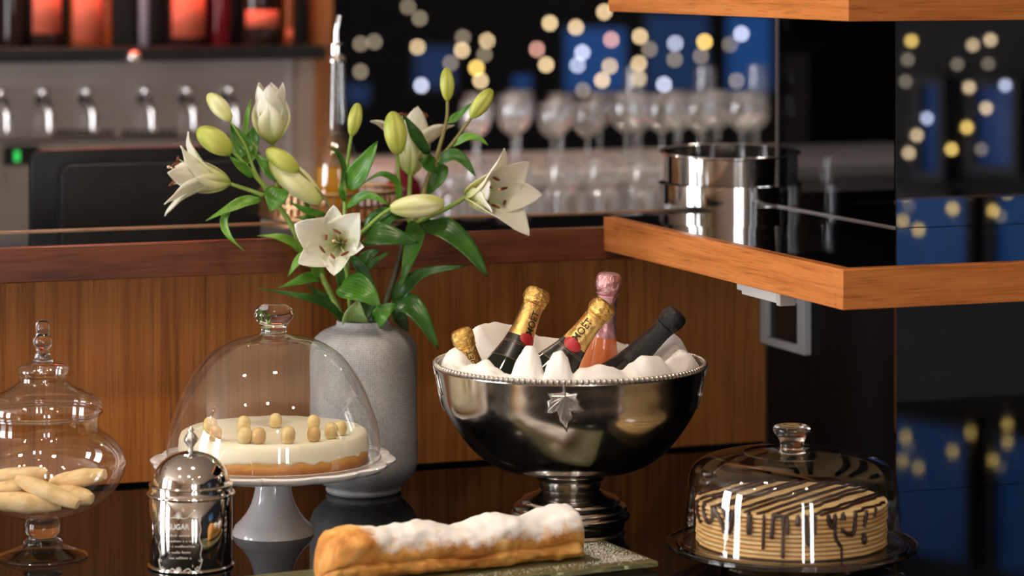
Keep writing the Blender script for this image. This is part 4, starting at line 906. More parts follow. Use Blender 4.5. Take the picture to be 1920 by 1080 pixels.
# ------------------------------------------------------------------ lilies
VMZ = (925-603)/vs_
LB = Vector((VX,VY,VMZ-0.05))                                   # stems start inside the vase
CAMN = Vector((0,-0.9,0.45))
def leaf_mesh(pts, width, fold=0.25, twist=0.0, nrm=CAMN, shape=0.8, base=0.25):
    n, m = 16, 7; P = cr(pts, n); vs = []; fs = []; al = []; ac = []
    for i, p in enumerate(P):
        t = i/(n-1); T = (P[min(i+1,n-1)]-P[max(i-1,0)]).normalized(); side = T.cross(nrm).normalized()
        side = Matrix.Rotation(twist*(t-0.3), 3, T) @ side; N = side.cross(T)
        w_ = width*0.5*max(0.02, (base*(1-t)**2+math.sin(PI*min(1,t**shape))**0.85*(1-0.15*t)) if t < 1 else 0.02)
        for j in range(m):
            s = -1+2*j/(m-1)
            vs.append(p+side*(w_*s)+N*(fold*w_*(s*s-0.4)+0.0012*math.sin(t*11+s*2))); al.append(t); ac.append(s)
    for i in range(n-1):
        for j in range(m-1): fs.append((i*m+j, i*m+j+1, (i+1)*m+j+1, (i+1)*m+j))
    return MB().add(vs, fs, along=al, across=ac)
def px3(L): return [at(p[0], p[1], VY+(p[2] if len(p) > 2 else 0.0)) for p in L]
def lv(parent, L, w_, mat='leaf', fold=0.25, twist=0.0, nrm=CAMN, base=0.2, shape=0.8):
    o0 = parent.location
    return ob('leaf', leaf_mesh([p-o0 for p in px3(L)], w_/vs_, fold, twist, nrm, shape, base), mat, parent, smooth=180, solid=0.0005)
def stem(parent, L, r0, r1, mat='stem', name='stem'):
    o0 = parent.location; q = cr([(p-o0) for p in px3(L)], 28)
    return ob(name, MB().tube(q, [r0+(r1-r0)*i/27 for i in range(28)], 10), mat, parent, smooth=180)
def bud(parent, base, tip, w_, mat='bud_green'):
    o0 = parent.location; a, b_ = px3([base])[0]-o0, px3([tip])[0]-o0; ax = b_-a; L = ax.length; M = Matrix.Translation(a) @ frame_mtx(ax, Vector((0,1,0)))
    vs = []; fs = []; al = []; ac = []; n, k = 20, 30
    pr = [(0.28,0),(0.50,0.06),(0.72,0.16),(0.90,0.30),(1.0,0.46),(0.98,0.60),(0.88,0.74),(0.70,0.86),(0.45,0.95),(0.22,0.99),(0.06,1.0)]
    P = smoothp(pr, n)
    for i, (r, z) in enumerate(P):
        for j in range(k):
            an = 2*PI*j/k; g = 1+0.07*math.cos(3*an+0.5)-0.09*max(0, math.cos(3*an+0.5+PI))**6
            rr = r*w_/vs_*0.5*g; vs.append(M @ Vector((rr*math.cos(an), rr*math.sin(an), L*z))); al.append(z); ac.append(max(0, math.cos(3*an+0.5)))
    for i in range(n-1):
        for j in range(k): fs.append((i*k+j, i*k+(j+1)%k, (i+1)*k+(j+1)%k, (i+1)*k+j))
    fs += [tuple(range(k))[::-1], tuple(range((n-1)*k, n*k))]
    return ob('bud', MB().add(vs, fs, along=al, across=ac), mat, parent, smooth=180)
def lily(parent, base, axis, L, petals, up=Vector((0,0,1)), a0=12, stam=True, stam_len=0.62, wide=0.42, cup=0.35):
    """petals: [(angle deg, length factor, final opening deg, width factor)], angle seen looking at the flower from outside"""
    o0 = parent.location; b0 = px3([base])[0]-o0; A = Vector(axis).normalized()
    e1 = up.cross(A); e1 = e1.normalized(); e2 = A.cross(e1)
    thr = MB().lathe([(0,0),(0.0035,0.001),(0.0055,0.006),(0.0075,0.014),(0.0055,0.014),(0.002,0.008),(0,0.008)], 18, Matrix.Translation(b0) @ frame_mtx(A))
    thr.a['along'] = [0.0]*len(thr.v)
    fl = ob('flower', thr, 'petal', parent, smooth=60)
    n, m = 18, 9
    for pi_, (ph, lf, op, wf) in enumerate(petals):
        ph = R(ph); rad = e1*math.cos(ph)+e2*math.sin(ph); side = A.cross(rad)
        vs = []; fs = []; al = []; ac = []; r = 0.002; z = 0.002; Lp = L*lf
        inner = pi_ % 2
        for i in range(n):
            t = i/(n-1); al_ = R(a0+(op-a0)*(t**1.15)) if op >= a0 else R(a0+(op-a0)*t)
            c = b0+A*z+rad*r; N = rad*math.cos(al_)-A*math.sin(al_)      # outward normal of the petal
            w_ = Lp*wide*wf*(0.22*(1-t)**1.5+math.sin(PI*t**0.95)**0.75*(1-0.10*t)) if t < 1 else Lp*0.01
            w_ *= 1.0 if inner else 0.82
            for j in range(m):
                s = -1+2*j/(m-1)
                v = c+side*(w_*s*0.62)-N*(cup*w_*(s*s)*(1-0.6*t)) + N*(0.0012*(1-inner)) + N*(0.0014*math.cos(s*9)*math.sin(PI*t)) + N*(0.0016*math.sin(t*17+s*3+pi_)*abs(s)**2*t)
                vs.append(v); al.append(t); ac.append(s)
            r += Lp/(n-1)*math.sin(al_); z += Lp/(n-1)*math.cos(al_)
        for i in range(n-1):
            for j in range(m-1): fs.append((i*m+j, i*m+j+1, (i+1)*m+j+1, (i+1)*m+j))
        ob('petal', MB().add(vs, fs, along=al, across=ac), 'petal', fl, smooth=180, solid=0.0007)
    if stam:
        for k in range(6):
            ph = R(60*k+20); rad = e1*math.cos(ph)+e2*math.sin(ph); q = [b0+A*0.006+rad*0.002, b0+A*L*stam_len*0.55+rad*L*0.07, b0+A*L*stam_len+rad*L*(0.17+0.03*(k%2))]
            q = cr(q, 8); ob('filament', MB().tube(q, 0.0007, 6), 'filament', fl, smooth=180)
            T = (rad*0.4+A*0.9).normalized(); tw = (A.cross(rad)*math.sin(k*1.7)+A*math.cos(k*1.7)*0.6+rad*0.3).normalized()
            ob('anther', MB().sphere(q[-1], 0.0030, 10, 8, frame_mtx(tw), (0.75,0.75,2.5)), 'anther', fl, smooth=180)
        q = cr([b0+A*0.006, b0+A*L*stam_len*0.6+e2*0.003, b0+A*L*stam_len*1.12+e2*0.006], 8); ob('pistil', MB().tube(q, [0.0011]*7+[0.0014], 8), 'filament', fl, smooth=180)
        ob('stigma', MB().sphere(q[-1], 0.0030, 10, 6, None, (1,1,0.8)), 'stigma', fl, smooth=180)
    return fl
GR = 'lily stems in the grey vase'
vb = (0,)
# left stem
A_ = thing('lily_stem', 'left lily stem with a sideways white flower and a closed upright one', 'lily', at(660,640,VY), 0, GR)
stem(A_, [(662,640),(645,600,-0.012),(612,535,-0.02),(588,490,-0.025),(560,450,-0.03),(541,413,-0.035),(517,379,-0.04),(496,352,-0.04)], 0.0048, 0.0036)
stem(A_, [(496,352,-0.04),(478,322,-0.04),(460,275,-0.04),(433,228,-0.035)], 0.0030, 0.0018, 'stem', 'flower_stalk')
stem(A_, [(506,360,-0.04),(474,325,-0.05),(452,300,-0.055),(433,282,-0.058)], 0.0034, 0.0024, 'stem', 'flower_stalk')
stem(A_, [(494,366,-0.04),(466,356,-0.045),(433,345,-0.05)], 0.0034, 0.0028, 'stem', 'flower_stalk')
stem(A_, [(520,384,-0.04),(517,325,-0.02),(511,272,-0.01)], 0.0034, 0.0028, 'stem', 'flower_stalk')
bud(A_, (433,226,-0.035), (390,176,-0.03), 32, 'bud_pale'); bud(A_, (434,286,-0.058), (370,243,-0.07), 44, 'bud_green')
lily(A_, (433,344,-0.05), (-0.92,-0.18,0.20), 0.108, [(118,1.0,78,0.9),(60,0.92,46,1.0),(0,1.0,34,1.05),(-60,1.0,52,0.9),(-105,1.05,72,0.85),(180,0.95,60,1.0)], stam_len=0.80, a0=14, wide=0.36)
lily(A_, (510,272,-0.01), (-0.02,-0.10,1), 0.096, [(-90,1.0,-7,1.15),(-30,0.98,-6,1.1),(30,1.0,-7,1.1),(90,0.98,-6,1.1),(150,1.0,-7,1.1),(-150,0.98,-6,1.15)], up=Vector((0,1,0)), a0=27, stam=False, wide=0.44, cup=0.50)
lv(A_, [(490,374,-0.04),(462,377,-0.05),(430,390,-0.06),(386,414,-0.06)], 22, 'leaf_light', 0.3)
lv(A_, [(432,388,-0.05),(420,412,-0.055),(428,440,-0.06),(457,470,-0.065)], 15, 'leaf_light', 0.3, 1.5)
lv(A_, [(522,352,-0.05),(516,372,-0.065),(508,397,-0.07)], 40, 'leaf', 0.25, base=0.5)
lv(A_, [(462,292,-0.035),(450,268,-0.03),(432,228,-0.03)], 34, 'leaf', 0.3, base=0.5)
lv(A_, [(460,255,-0.03),(463,220,-0.03),(471,186,-0.03)], 11, 'leaf_light', 0.5)
lv(A_, [(466,285,-0.02),(474,258,-0.01),(481,230,-0.01)], 28, 'leaf', 0.3)
lv(A_, [(517,338,-0.03),(500,312,-0.025),(474,284,-0.02)], 24, 'leaf', 0.3)
lv(A_, [(474,332,-0.055),(452,312,-0.065),(427,290,-0.07)], 17, 'leaf', 0.4)
lv(A_, [(458,310,-0.03),(474,282,-0.02),(462,262,-0.02)], 20, 'leaf_light', 0.3)
lv(A_, [(570,478,-0.03),(550,456,-0.04),(522,444,-0.05),(483,442,-0.055)], 17, 'leaf_light', 0.35)
lv(A_, [(604,520,-0.02),(585,490,-0.05),(562,487,-0.06),(540,518,-0.06)], 26, 'leaf_light', 0.3, base=0.4)
lv(A_, [(600,522,-0.02),(575,522,-0.04),(522,540,-0.05)], 22, 'leaf', 0.3)
lv(A_, [(645,602,-0.02),(615,572,-0.04),(570,556,-0.06),(484,541,-0.07)], 18, 'leaf_dark', 0.35)
lv(A_, [(635,588,-0.01),(612,562,-0.02),(574,534,-0.03)], 20, 'leaf_dark', 0.3)
# middle stem
Bm = thing('lily_stem', 'middle lily stem with an open white flower facing the room', 'lily', at(668,640,VY), 0, GR)
stem(Bm, [(668,640),(660,600,-0.02),(652,520,-0.03),(647,430,-0.02),(647,350,-0.015),(652,300,-0.01),(659,252,-0.01)], 0.0044, 0.0024)
bud(Bm, (659,254,-0.01), (671,193,-0.01), 26, 'bud_green')
stem(Bm, [(656,560,-0.03),(652,520,-0.04),(642,480,-0.05),(634,462,-0.045)], 0.0034, 0.0028, 'stem', 'flower_stalk')
lily(Bm, (640,456,-0.042), (-0.10,-1,0.06), 0.100, [(90,0.98,66,1.05),(152,1.06,70,1.15),(207,0.98,66,1.15),(-90,0.80,60,1.05),(-3,0.80,58,1.0),(50,1.08,64,0.95)], stam_len=0.62, a0=14, wide=0.46, cup=0.25)
stem(Bm, [(655,540,-0.02),(648,450,-0.02),(622,390,-0.02),(590,352,-0.03),(558,318,-0.04)], 0.0032, 0.0022, 'stem_brown', 'flower_stalk')
bud(Bm, (559,320,-0.04), (499,281,-0.045), 34, 'bud_green'); bud(Bm, (601,379,-0.02), (506,300,-0.03), 50, 'bud_pale')
lv(Bm, [(652,352,-0.02),(676,318,-0.04),(708,265,-0.05)], 42, 'leaf', 0.3)
lv(Bm, [(640,350,-0.02),(645,315,-0.03),(632,285,-0.04),(612,275,-0.045)], 10, 'leaf_dark', 0.4)
lv(Bm, [(648,378,-0.02),(640,358,-0.03),(642,335,-0.03)], 12, 'leaf', 0.3)
lv(Bm, [(648,390,-0.02),(675,370,-0.04),(700,368,-0.05),(730,385,-0.05)], 18, 'leaf', 0.35)
lv(Bm, [(610,402,-0.02),(580,397,-0.03),(541,378,-0.035)], 15, 'leaf', 0.3)
lv(Bm, [(605,420,-0.02),(580,410,-0.03),(552,408,-0.035)], 14, 'leaf', 0.3)
lv(Bm, [(582,412,-0.02),(577,390,-0.02),(574,368,-0.02)], 10, 'leaf_dark', 0.3)
lv(Bm, [(638,536,-0.05),(664,538,-0.075),(690,552,-0.085),(713,576,-0.085)], 52, 'leaf', 0.22, 0, Vector((0.1,-0.9,0.5)), 0.45)
lv(Bm, [(668,612,-0.02),(667,590,-0.035),(672,562,-0.045)], 38, 'leaf_pale', 0.3, base=0.9)
lv(Bm, [(657,478,-0.02),(685,515,-0.02),(710,560,-0.015)], 20, 'leaf_dark', 0.3)
lv(Bm, [(652,560,-0.01),(640,520,0.0),(632,480,0.0)], 22, 'leaf_dark', 0.3)
lv(Bm, [(672,610,0.01),(690,560,0.02),(672,510,0.02)], 34, 'leaf_dark', 0.3)
# right stem
Cm = thing('lily_stem', 'right lily stem with two white flowers and four buds', 'lily', at(712,640,VY), 0, GR)
stem(Cm, [(712,640),(716,600,-0.005),(727,560,0.0),(745,500,0.0),(758,455,0.0),(772,418,0.0)], 0.0056, 0.0044, 'stem_dark')
stem(Cm, [(772,420,0.0),(790,380,0.0),(800,340,0.005),(815,305,0.005),(828,262,0.0),(838,222,0.0),(839,186,0.0)], 0.0044, 0.0024, 'stem_brown', 'flower_stalk')
stem(Cm, [(806,328,0.005),(825,298,0.0),(852,264,-0.005),(885,219,-0.01)], 0.0036, 0.0024, 'stem_brown', 'flower_stalk')
stem(Cm, [(772,425,-0.005),(757,390,-0.015),(748,340,-0.02),(745,288,-0.02)], 0.0032, 0.0026, 'stem', 'flower_stalk')
stem(Cm, [(772,420,0.005),(768,370,0.015),(769,326,0.02)], 0.0036, 0.0034, 'stem', 'flower_stalk')
stem(Cm, [(772,425,0.0),(800,408,-0.01),(835,392,-0.02),(873,370,-0.025)], 0.0038, 0.0034, 'stem', 'flower_stalk')
stem(Cm, [(668,445,-0.05),(690,425,-0.05),(712,405,-0.05),(736,389,-0.05)], 0.0032, 0.0026, 'stem', 'flower_stalk')
bud(Cm, (839,188,0.0), (837,127,0.0), 27, 'bud_green'); bud(Cm, (883,220,-0.01), (922,167,-0.01), 31, 'bud_green')
bud(Cm, (746,289,-0.02), (735,209,-0.025), 42, 'bud_green'); bud(Cm, (732,390,-0.05), (834,380,-0.05), 44, 'bud_pale')
lily(Cm, (770,330,0.02), (0.05,0.30,0.95), 0.106, [(-82,1.0,28,1.1),(-22,1.0,78,0.9),(30,0.95,60,1.0),(90,0.95,60,1.0),(150,0.95,66,1.0),(-160,1.02,82,0.9)], up=Vector((0,1,0)), stam_len=0.9, a0=12)
lily(Cm, (873,369,-0.025), (0.74,-0.66,0.13), 0.112, [(98,1.05,56,0.85),(46,1.02,50,1.0),(-8,1.05,46,1.05),(-72,1.1,60,0.95),(-140,0.80,40,0.95),(165,0.78,32,1.0)], stam_len=0.56, a0=16, wide=0.44)
lv(Cm, [(681,447,-0.05),(708,440,-0.07),(745,445,-0.075),(785,456,-0.07)], 46, 'leaf_dark', 0.22, 0, Vector((0,-0.8,0.6)), 0.4)
lv(Cm, [(690,452,-0.03),(706,420,-0.045),(735,402,-0.045),(770,406,-0.04)], 44, 'leaf_dark', 0.22, 0, Vector((0,-0.8,0.6)), 0.3)
lv(Cm, [(780,416,-0.01),(778,440,-0.03),(768,480,-0.035),(750,544,-0.03)], 33, 'leaf', 0.3, base=0.5)
lv(Cm, [(790,417,-0.01),(836,430,-0.035),(880,468,-0.045),(915,520,-0.05)], 46, 'leaf_dark', 0.22, 0, Vector((0.2,-0.8,0.6)), 0.3)
lv(Cm, [(736,566,-0.01),(762,535,-0.03),(800,510,-0.035),(878,498,-0.03)], 30, 'leaf_dark', 0.3, 0, Vector((0,-0.8,0.6)), 0.4, 0.6)
lv(Cm, [(736,566,-0.02),(766,570,-0.05),(795,603,-0.065),(822,656,-0.07)], 40, 'leaf_dark', 0.22, 0, Vector((0.3,-0.9,0.4)), 0.4)
lv(Cm, [(705,608,-0.03),(714,590,-0.045),(730,577,-0.04),(748,572,-0.035)], 26, 'leaf', 0.3, base=0.6)
lv(Cm, [(735,585,0.02),(752,600,0.02),(764,626,0.02)], 26, 'leaf_dark', 0.3)
lv(Cm, [(672,500,-0.01),(690,480,-0.015),(712,468,-0.02)], 24, 'leaf_dark', 0.3)
lv(Cm, [(684,508,0.0),(706,488,0.0),(733,471,0.0)], 11, 'leaf', 0.3)
lv(Cm, [(748,392,-0.015),(745,345,-0.03),(715,326,-0.04),(676,347,-0.045)], 13, 'leaf', 0.4)
lv(Cm, [(804,290,0.0),(785,262,-0.015),(772,240,-0.02),(757,215,-0.02)], 24, 'leaf_dark', 0.35)
lv(Cm, [(818,312,0.0),(802,306,-0.015),(786,300,-0.02)], 34, 'leaf_dark', 0.3, base=0.5)
lv(Cm, [(838,230,0.0),(860,216,-0.005),(885,193,-0.01)], 15, 'leaf', 0.3)
lv(Cm, [(846,275,0.0),(872,258,-0.015),(896,258,-0.02),(915,272,-0.02)], 15, 'leaf_light', 0.35)
lv(Cm, [(818,306,0.0),(848,290,-0.015),(872,303,-0.02),(891,330,-0.02)], 24, 'leaf_dark', 0.3)
lv(Cm, [(832,308,0.01),(818,335,0.01),(798,372,0.01)], 30, 'leaf', 0.3, base=0.5)

# ------------------------------------------------------------------ behind the bar
# low work surface behind the bar, back counters
wk = thing('work_counter', 'low dark work counter hidden behind the bar', 'counter', UV(-0.4,1.12,0), TH)
ob('top', MB().box((-1.0,0,0.27),(0.74,0.62,0.30)), 'frame_dark', wk, bevel=0.002); ob('body', MB().box((-0.98,0.02,ZF),(0.72,0.6,0.27)), 'black_satin', wk)
# till seen from behind
mY = 5.0
mu, mv = upx(285, 1.45), 1.45
till = thing('till_monitor', 'black till monitor seen from behind at the left of the bar', 'monitor', UV(mu, mv, 0.30), TH)
def rbox(w_, d, z0, z1, r, n=6):
    """box with rounded top corners in front view"""
    pts = [(-w_/2,z0),(w_/2,z0)]
    for cx, a0 in ((w_/2-r,0),(-w_/2+r,PI/2)):
        for i in range(n+1):
            a = a0+PI/2*i/n; pts.append((cx+r*math.cos(a), z1-r+r*math.sin(a)))
    m = MB().poly(pts, 0, d); m.v = [(x, z, y) for x, y, z in m.v]; return m
ob('bezel', rbox(0.405,0.03,0.0,0.186,0.022), 'plastic_black', till, (0,0.03,0), bevel=0.005, smooth=50)
ob('rear_housing', rbox(0.35,0.05,0.0,0.162,0.02), 'plastic_dark', till, (0.014,-0.02,0), bevel=0.012, smooth=50)
for cx in (-0.055, 0.005):
    for k in range(3): ob('vent_slot', MB().box((cx-0.014,-0.0215,0.118+k*0.009),(cx+0.014,-0.0205,0.121+k*0.009)), 'frame_dark', till)
for k in range(7): ob('side_rib', MB().box((-0.1655,-0.016,0.01+k*0.011),(-0.158,-0.0195,0.016+k*0.011)), 'plastic_black', till)
# gold pierced stand with the oil bottle
gY = 4.92
g0 = Vector(((620-960)*gY/F, gY, 0.30)); gz = zpx(402, gY)-0.30; gr = 132*gY/F; gh = 0.043
bk = thing('gold_basket', 'round pierced gold metal stand behind the lilies', 'stand', g0)
for nm, z in (('lower_ring', gz), ('upper_ring', gz+gh)):
    ob(nm, MB().lathe([(gr+0.0026*math.cos(t), z+0.004*math.sin(t)) for t in [2*PI*i/10 for i in range(10)]], 80, close=True), 'gold_metal', bk, smooth=180)
ob('middle_band', MB().lathe([(gr-0.001,gz+0.019),(gr+0.001,gz+0.019),(gr+0.001,gz+0.024),(gr-0.001,gz+0.024)], 80, close=True), 'gold_metal', bk)
pb = MB()
for i in range(56):
    a = 2*PI*i/56; M = Matrix.Rotation(a, 4, 'Z'); pb.box((gr-0.0012,-0.0026,gz),(gr+0.0012,0.0026,gz+gh), M)
ob('pierced_band', pb, 'gold_metal', bk)
ob('tray', MB().lathe([(0,gz-0.002),(gr,gz-0.002),(gr,gz+0.001),(0,gz+0.001)], 64), 'gold_metal', bk)
for i in range(3):
    a = 2*PI*i/3+0.4; ob('foot', MB().tube([(gr*0.86*math.cos(a),gr*0.86*math.sin(a),0.0),(gr*0.9*math.cos(a),gr*0.9*math.sin(a),gz-0.001)], [0.006,0.009], 12), 'frame_dark', bk)
os_ = F/gY
oz = 0.30+gz+0.0015
yb = 70+ (H-oz)*os_ - 140                                        # px row of the bottle base
oil = thing('oil_bottle', 'tall clear oil bottle with a silver pourer standing in the gold stand', 'bottle', ((632-960)*gY/F, gY, oz))
yb = (H-oz)*os_+YH
Q = lambda pts, n: [(r/os_,(yb-y)/os_) for r, y in smoothp(pts, n)]
ob('bottle_glass', MB().lathe([(0,0)]+Q([(38,yb),(43,yb-6),(44,yb-25),(43,318),(38,292),(27,265),(20,240),(17.5,200),(16,150),(15,118),(16.5,114)], 44), 56), 'jar_glass', oil, smooth=180)
ob('oil', MB().lathe([(0,0.002)]+Q([(36,yb-1.5),(41,yb-8),(42,yb-25),(41.2,320),(40,313)], 20)+[(0,(yb-313)/os_)], 48), 'oil', oil, smooth=60)
ob('cork_collar', MB().lathe(Q([(17,117),(17.5,112),(15.5,108)],8)+Q([(14.5,107),(14.5,90),(14,81),(12,80)],8)+[(0,(yb-80)/os_)], 32), 'chrome', oil, smooth=50)
ob('pourer', MB().tube([(0,0,(yb-81)/os_),(0,0,(yb-60)/os_),(0.001,0,(yb-52)/os_),(0.0035,0,(yb-38)/os_),(0.005,0,(yb-29)/os_)], [7.5/os_,7/os_,7/os_,6.5/os_,6/os_], 16), 'chrome', oil, smooth=60)
# ---- tap wall
TV = 2.834
def bw(px): return upx(px, TV)
uc = bw(280); Yc = depth(uc, TV)
def Zt(py, px=280): return zpx(py, depth(bw(px), TV))
zb, zt = Zt(440), Zt(112)
tw = thing('tap_wall', 'brushed steel dispensing wall with a row of chrome taps', 'dispenser', UV(uc,TV,ZF), TH)
L0, L1 = bw(-60)-uc, bw(538)-uc
zr = lambda z: z-ZF
for a, b_ in ((L0, bw(108)-uc), (bw(108)-uc, L1)):
    ob('lower_panel', MB().box((a+0.001,0,0),(b_-0.001,0.03,zr(Zt(262)))), 'brushed_steel', tw, bevel=0.002)
ob('upper_panel', MB().box((L0,0,zr(Zt(258))),(L1,0.03,zr(zt))), 'brushed_steel', tw, bevel=0.002)
ob('side_rail', MB().box((L1,-0.006,0),(bw(551)-uc,0.03,zr(zt))), 'brushed_steel', tw, bevel=0.002)
ob('side_panel', MB().box((bw(551)-uc,0,0),(bw(589)-uc,0.03,zr(zt))), 'cream_paint', tw)
sl = bw(20)-uc
for k in range(18):
    x = bw(100+13*k)-uc
    if k in (9,): continue
    ob('vent_slot', MB().box((x,-0.002,zr(Zt(257,100+13*k))),(x+0.010,0.0005,zr(Zt(243,100+13*k)))), 'frame_dark', tw)
dsp = ob('display', MB().box((bw(5)-uc,-0.004,zr(Zt(303))),(bw(72)-uc,0.0,zr(Zt(268)))), 'plastic_dark', tw, bevel=0.001)
ob('digit', MB().box((bw(26)-uc,-0.0055,zr(Zt(296))),(bw(36)-uc,-0.0042,zr(Zt(277)))), 'screen_green', dsp)
kp_ = MB().lathe([(0,0),(0.008,0.0005),(0.0098,0.003),(0.0098,0.016),(0.008,0.0185),(0,0.019)], 20).mesh('knob', 40)
bm_ = MB().lathe([(0,0),(0.013,0),(0.013,0.006),(0.010,0.008),(0,0.008)], 20, Matrix.Rotation(PI/2, 4, 'X')).mesh('boss', 40)
sp_ = MB().tube(cr([(-0.004,-0.004,0.0),(-0.001,-0.022,-0.006),(0.004,-0.034,-0.02),(0.006,-0.036,-0.04),(0.006,-0.036,-0.064)], 14), [0.006]*4+[0.0075]*9+[0.0065], 14).mesh('spout', 60)
for i, px in enumerate((3, 82, 163, 273, 351, 430)):
    u_ = bw(px); t_ = UV(u_, TV, zpx(188-i*1.2, depth(u_,TV)))
    tp = thing('beverage_tap', ['leftmost chrome tap on the steel wall, cut by the picture edge','second chrome tap from the left on the steel wall','third chrome tap from the left on the steel wall','fourth chrome tap from the left on the steel wall','fifth chrome tap from the left on the steel wall','rightmost chrome tap on the steel wall behind the lily bud'][i], 'tap', t_, TH, 'chrome taps on the steel wall')
    lk('knob', kp_, 'chrome', tp, (-0.002,-0.016,0.006)); lk('boss', bm_, 'frame_dark', tp, (-0.004,0,0)); lk('spout', sp_, 'chrome', tp); tp.scale = (1.2,1.2,1.1)
# wooden post beside it
po_ = slab('trim_1', (0,0,0), (0.01,0.01,0.01), 'wood_post'); bpy.data.objects.remove(po_)
u0, u1 = bw(590), bw(617)
struct(ob('trim_1', MB().box((0,-0.03,0),(u1-u0,0.05,ZC-ZF)), 'wood_post', None, UV(u0,TV,ZF), (0,0,TH)))
# bottle shelf above the taps
zs = Zt(86)
bsf = thing('bottle_shelf', 'black wall shelf carrying the red lit bottles above the taps', 'shelf', UV(uc,TV,zt), TH)
ob('board', MB().box((L0,-0.10,0.0),(bw(589)-uc,0.03,zs-zt)), 'shelf_black', bsf, bevel=0.002)
ob('back_panel', MB().box((L0,0.08,zs-zt-0.02),(bw(589)-uc,0.10,ZC-zt)), 'shelf_black', bsf)
ob('top_board', MB().box((L0,-0.10,zs-zt+0.42),(bw(589)-uc,0.08,zs-zt+0.45)), 'shelf_black', bsf)
ob('knob', MB().sphere((bw(230)-uc,-0.115,Zt(104)-zt), 0.016, 16, 10), 'chrome', bsf, smooth=180)
ob('led_strip', MB().box((L0,-0.095,zs-zt+0.41),(bw(589)-uc,-0.085,zs-zt+0.419)), 'led_red', bsf)
ld = bpy.data.lights.new('red_led','AREA'); ld.shape = 'RECTANGLE'; ld.size = 0.75; ld.size_y = 0.02; ld.energy = 3.0; ld.color = (1.0,0.09,0.05)
lo = bpy.data.objects.new('red_led', ld); COL.objects.link(lo); lo.parent = bsf; lo.location = ((L0+L1)/2,-0.088,zs-zt+0.405); lo.rotation_euler = (R(-12),0,0)
def liquor(label, px, w_, mat, lab=None, h=0.26, yoff=0.0, neck=0.35, square=False):
    u_ = bw(px); t = thing('liquor_bottle', label, 'bottle', UV(u_, TV-0.02+yoff, zs+0.0005), TH, 'bottles on the lit shelf')
    r = w_/2*depth(u_,TV)/F
    ob('glass', MB().lathe([(0,0),(r*0.95,0),(r,0.004),(r,h*0.58),(r*0.9,h*0.66),(r*neck,h*0.76),(r*neck*0.95,h*0.95),(r*neck*1.15,h*0.955),(r*neck*1.15,h),(0,h)], 4 if square else 28, Matrix.Rotation(PI/4,4,'Z') if square else None), mat, t, smooth=50)
    if lab:
        z0, z1, f = lab; mb = MB(); vs = []; fs = []; n = 12; rr = r*1.012
        for i in range(n+1):
            a = -f+2*f*i/n
            vs += [Vector((rr*math.sin(a), -rr*math.cos(a), z0)), Vector((rr*math.sin(a), -rr*math.cos(a), z1))]
        fs = [(2*i,2*i+2,2*i+3,2*i+1) for i in range(n)]
        ob('label', mb.add(vs, fs), 'label_lit_red', t, smooth=180, solid=0.0006)
    return t
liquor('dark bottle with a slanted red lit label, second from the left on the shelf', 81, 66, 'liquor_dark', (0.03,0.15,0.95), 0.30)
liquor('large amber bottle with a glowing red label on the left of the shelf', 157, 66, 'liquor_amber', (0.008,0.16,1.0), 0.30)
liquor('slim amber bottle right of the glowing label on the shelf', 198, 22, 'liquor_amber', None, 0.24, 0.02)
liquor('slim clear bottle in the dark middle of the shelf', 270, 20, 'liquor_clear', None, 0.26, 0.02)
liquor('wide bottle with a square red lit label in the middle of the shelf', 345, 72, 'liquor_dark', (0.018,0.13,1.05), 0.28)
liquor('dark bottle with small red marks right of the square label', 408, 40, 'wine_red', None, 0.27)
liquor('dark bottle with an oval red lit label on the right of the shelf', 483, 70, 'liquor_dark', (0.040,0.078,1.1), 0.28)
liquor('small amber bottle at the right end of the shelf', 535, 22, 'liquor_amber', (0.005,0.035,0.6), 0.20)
liquor('dark bottle at the left edge of the shelf', 20, 44, 'liquor_dark', None, 0.28)
# ---- glass racks: two back counters in steps
def gprof(kind):
    if kind == 'wine': p = [(0,0),(0.032,0.0),(0.033,0.002),(0.006,0.007),(0.0038,0.014),(0.0036,0.062),(0.008,0.070),(0.026,0.084),(0.035,0.104),(0.036,0.124),(0.031,0.155)]
    elif kind == 'flute': p = [(0,0),(0.029,0.0),(0.030,0.002),(0.006,0.006),(0.0036,0.012),(0.0036,0.058),(0.012,0.068),(0.022,0.095),(0.0245,0.13),(0.0235,0.17),(0.0215,0.20)]
    else: p = [(0,0),(0.026,0.0),(0.027,0.003),(0.0285,0.04),(0.031,0.085),(0.0325,0.105)]
    return MB().lathe(smoothp(p, 26), 22).mesh(kind, 180)
GM = {k: gprof(k) for k in ('wine','flute','tumbler')}
for k in GM: GM[k].materials.append(MATS['bar_glass'])
b1u = upx(1100, 1.95)
bc1 = thing('glass_counter', 'pale steel back counter holding the front rows of glasses', 'counter', UV(b1u,1.75,ZF), TH)
ob('top', MB().box((-0.75,0,0.25-ZF-0.03),(0.95,0.46,0.25-ZF)), 'counter_grey', bc1, bevel=0.003); ob('front', MB().box((-0.73,0.02,0),(0.93,0.44,0.25-ZF-0.03)), 'brushed_steel', bc1)
b2 = thing('upper_glass_counter', 'raised grey back counter with stemmed glasses', 'counter', UV(b1u,2.30,ZF), TH)
ob('top', MB().box((bw(640)-b1u,0,0.36-ZF-0.03),(1.2,0.62,0.36-ZF)), 'counter_grey', b2, bevel=0.003); ob('front', MB().box((bw(640)-b1u+0.02,0.02,0),(1.18,0.60,0.36-ZF-0.03)), 'counter_grey', b2)
rnd = random.Random(11)
ORD = ['leftmost']+[w_+' from the left,' for w_ in ('second','third','fourth','fifth','sixth','seventh','eighth','ninth','tenth','eleventh','twelfth','thirteenth','fourteenth')]
